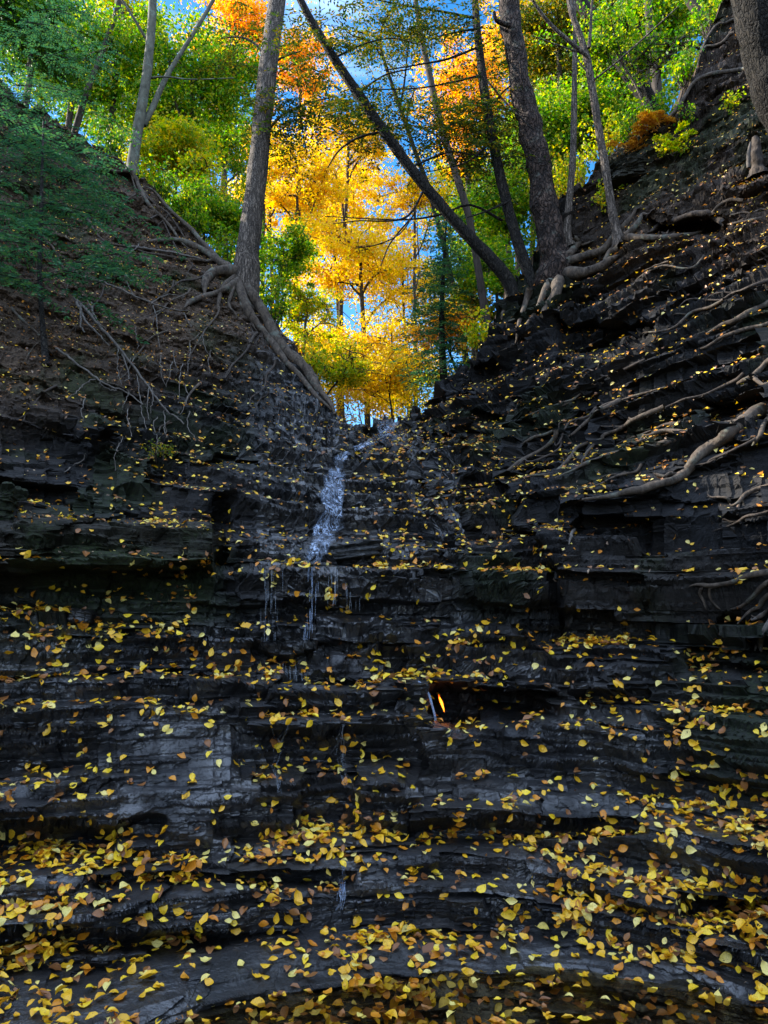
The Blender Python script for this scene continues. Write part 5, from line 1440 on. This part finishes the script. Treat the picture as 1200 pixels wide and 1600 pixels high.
# heaps: leaves that lodged against each other
cen = RNG.choice(wgt.size, 230, p=(wgt * (PY > 860) / (wgt * (PY > 860)).sum()).ravel())
for c_ in cen:
    m0 = RNG.integers(5, 20)
    sp = RNG.uniform(.5, 1.2)
    r0, c0 = np.divmod(c_, PX.shape[1])
    pk = np.concatenate([pk, np.clip(r0 + RNG.normal(0, 7 * sp, m0).astype(int), 0, NR - 1) * PX.shape[1] + np.clip(c0 + RNG.normal(0, 12 * sp, m0).astype(int), 0, PX.shape[1] - 1)])
nheap = len(pk) - ntot; ntot = len(pk)
gx_ = np.gradient(P, axis=1).reshape(-1, 3); gy_ = np.gradient(P, axis=0).reshape(-1, 3)
lp_ = P.reshape(-1, 3)[pk] + gx_[pk] * RNG.uniform(-.5, .5, (ntot, 1)) + RNG.normal(0, .004, (ntot, 3))
ln_ = SN.reshape(-1, 3)[pk]
# drifting and sunken leaves of the pool
npl = 1500
px_ = RNG.uniform(-2.6, 2.9, npl * 3); py_ = RNG.uniform(2.55, 3.75, npl * 3)
keep = RNG.random(npl * 3) < np.clip(.25 + .55 * (fbm(np.stack([px_ * 1.6, py_ * 3, px_ * 0], -1), 77, 3) + .35), 0, 1)
px_, py_ = px_[keep][:npl], py_[keep][:npl]
flo = RNG.random(len(px_)) < .45
pz_ = np.where(flo, POOL_Z + .004, POOL_Z - RNG.uniform(.015, .05, len(px_)))
lp_ = np.vstack([lp_, np.stack([px_, py_, pz_], -1)])
ln_ = np.vstack([ln_, np.tile([0, 0, 1.0], (len(px_), 1))])
N_L = len(lp_)
onp = np.zeros(N_L, bool); onp[ntot:] = True
under = np.zeros(N_L, bool); under[ntot:] = ~flo
nn = ln_ * .75 + np.array([0, -.08, .35]) + RNG.normal(0, .17, (N_L, 3))
nn[onp] = np.array([0, 0, 1.]) + RNG.normal(0, .07, (onp.sum(), 3))
nn[ntot - nheap:ntot] += RNG.normal(0, .3, (nheap, 3))
nn = unit(nn)
dd = RNG.normal(0, 1, (N_L, 3)); dd[:, 2] -= .25
dd = unit(dd - (dd * nn).sum(1, keepdims=True) * nn)
ss = np.cross(nn, dd)
size = RNG.uniform(.034, .062, N_L) * np.where(RNG.random(N_L) < .22, .68, 1) * np.where(RNG.random(N_L) < .06, 1.3, 1)
ci = RNG.choice(5, N_L, p=[q[2] for q in LEAF_COLS])
soilm = soil.ravel()[pk]; wv_ = PY.ravel()[pk]
br = np.concatenate([RNG.random(ntot) < np.where((soilm > .4) | (wv_ < 700), .22, .08), RNG.random(len(px_)) < .35])
ci[br] = np.where(RNG.random(br.sum()) < .5, 4, 3)
ci[under & (RNG.random(N_L) < .6)] = 4
si = RNG.integers(0, 6, N_L)
size[:ntot] *= np.where(wv_ < 860, .80, 1.0) * np.where(soilm > .5, .8, 1)
pos = lp_ + nn * (.006 + .010 * RNG.random(N_L))[:, None]
hp = np.zeros(N_L, bool); hp[ntot - nheap:ntot] = True
pos[hp] += (SN.reshape(-1, 3)[pk][ntot - nheap:] * .7 + np.array([0, -.2, .5])) * (RNG.random((nheap, 1)) * .03)
pos[onp] = lp_[onp]
vis = visible(pos, .03)
X_, Y2_, D_ = proj(pos)
face = np.abs((nn * unit(pos - np.array([0, 0, CAM_Z]))).sum(1))
score = np.where(vis, size ** 2 * (face + .15) / D_ ** 2, 0)
score[under] = 0
edge = (X_ < 12) | (X_ > 1188) | (Y2_ > 1590)
score[edge] *= .3
big = np.argsort(-score)[:300]
isbig = np.zeros(N_L, bool); isbig[big] = True

MS = [leaf_mat('fallen_leaf_' + c_[0].replace(' ', '_'), c_[1], .18, .34, .5) for c_ in LEAF_COLS]
MO = [leaf_mat('single_leaf_' + c_[0].replace(' ', '_'), c_[1], .18, .34, .5, True) for c_ in LEAF_COLS]

mball = bpy.data.meshes.new('fallen_leaves')
mbl = MB(); mati = []
for c_ in range(5):
    for s_ in range(6):
        sel = np.where((ci == c_) & (si == s_) & ~isbig)[0]
        if not len(sel): continue
        V, tri, quad = SHAPES[s_]
        W = (pos[sel][:, None, :] + size[sel][:, None, None] * (V[None, :, 0:1] * dd[sel][:, None] + V[None, :, 1:2] * ss[sel][:, None] + V[None, :, 2:3] * nn[sel][:, None]))
        o_ = (np.arange(len(sel)) * len(V))[:, None, None]
        base = mbl.n
        mbl.add(W.reshape(-1, 3), (quad[None] + o_).reshape(-1, 4)); mati.append(np.full(len(sel) * len(quad), c_))
        mbl.f.append((tri[None] + o_).reshape(-1, 3) + base); mati.append(np.full(len(sel) * len(tri), c_))
# crumbs of old leaves and needles among them, thickest on the soil banks
wl = area * (.25 + sstep(tread, .2, .7)) * (.25 + 1.0 * soil + .5 * (1 - low)) * (.3 + sstep(drift, -.1, .5)) * (1 - .8 * wetm)
wl[(PX < -330) | (PX > 1530)] = 0
pk2 = RNG.choice(wl.size, 15000, p=(wl / wl.sum()).ravel())
q_ = P.reshape(-1, 3)[pk2] + SN.reshape(-1, 3)[pk2] * .006 + RNG.normal(0, .008, (15000, 3))
kn = SN.reshape(-1, 3)[pk2] + RNG.normal(0, .45, (15000, 3)); kd = RNG.normal(0, 1, (15000, 3))
lng = RNG.uniform(.012, .042, 15000); nf0 = len(mbl.f)
kites(mbl, q_, kd, kn, lng, lng * np.where(RNG.random(15000) < .4, .08, RNG.uniform(.2, .34, 15000)))
pick = RNG.choice([4, 3, 1, 5], 15000, p=[.45, .2, .1, .25])
mati.append(np.concatenate([pick, pick]))
me_ = mbl.mesh('fallen_leaves', MS[0])
for q in MS[1:] + [leaf_mat('leaf_crumb', [(.10, .06, .045), (.20, .13, .09), (.34, .24, .15), (.05, .03, .025)], 0, .7)]: me_.materials.append(q)
me_.polygons.foreach_set('material_index', np.concatenate(mati).astype(np.int32))
lo_ = bpy.data.objects.new('fallen_leaves', me_); COL.objects.link(lo_)
tag(lo_, 'countless small yellow and brown leaves strewn over rock and soil', 'leaves', kind='stuff')

LM = {}
for c_ in range(5):
    for s_ in range(6):
        V, tri, quad = SHAPES[s_]
        b_ = MB(); b_.add(V, quad); b_.f.append(tri)
        LM[c_, s_] = b_.mesh('fallen_leaf', MO[c_])


def place_words(x, y, onpool):
    col = ['far left', 'left of the trickles', 'below the cascade', 'below the lip', 'right of the flame', 'far right'][int(min(5, max(0, x // 200)))]
    if onpool: return 'floating on the shallow pool, ' + col
    if y < 880: return 'on the rock above the long ledge, ' + col
    if y < 1130: return 'on the steps level with the flame, ' + col
    if y < 1300: return 'on the steps below the flame, ' + col
    if y < 1420: return 'on the wet lower steps, ' + col
    return 'on the lowest steps by the pool, ' + col


SHAPE_WORDS = ['flat', 'folded', 'upcurled', 'tightly folded', 'slightly hollow', 'arched']
from mathutils import Matrix
for j in big:
    o = bpy.data.objects.new('fallen_leaf', LM[int(ci[j]), int(si[j])])
    s_ = float(size[j])
    M_ = Matrix([[*(dd[j][r_] * s_ for _ in (0,)), ss[j][r_] * s_, nn[j][r_] * s_, pos[j][r_]] for r_ in range(3)] + [[0, 0, 0, 1]])
    o.matrix_world = M_
    COL.objects.link(o)
    tag(o, '%s %s leaf %s' % (SHAPE_WORDS[int(si[j])], LEAF_COLS[int(ci[j])][0], place_words(X_[j], Y2_[j], onp[j])), 'leaf', 'large fallen leaves in front')
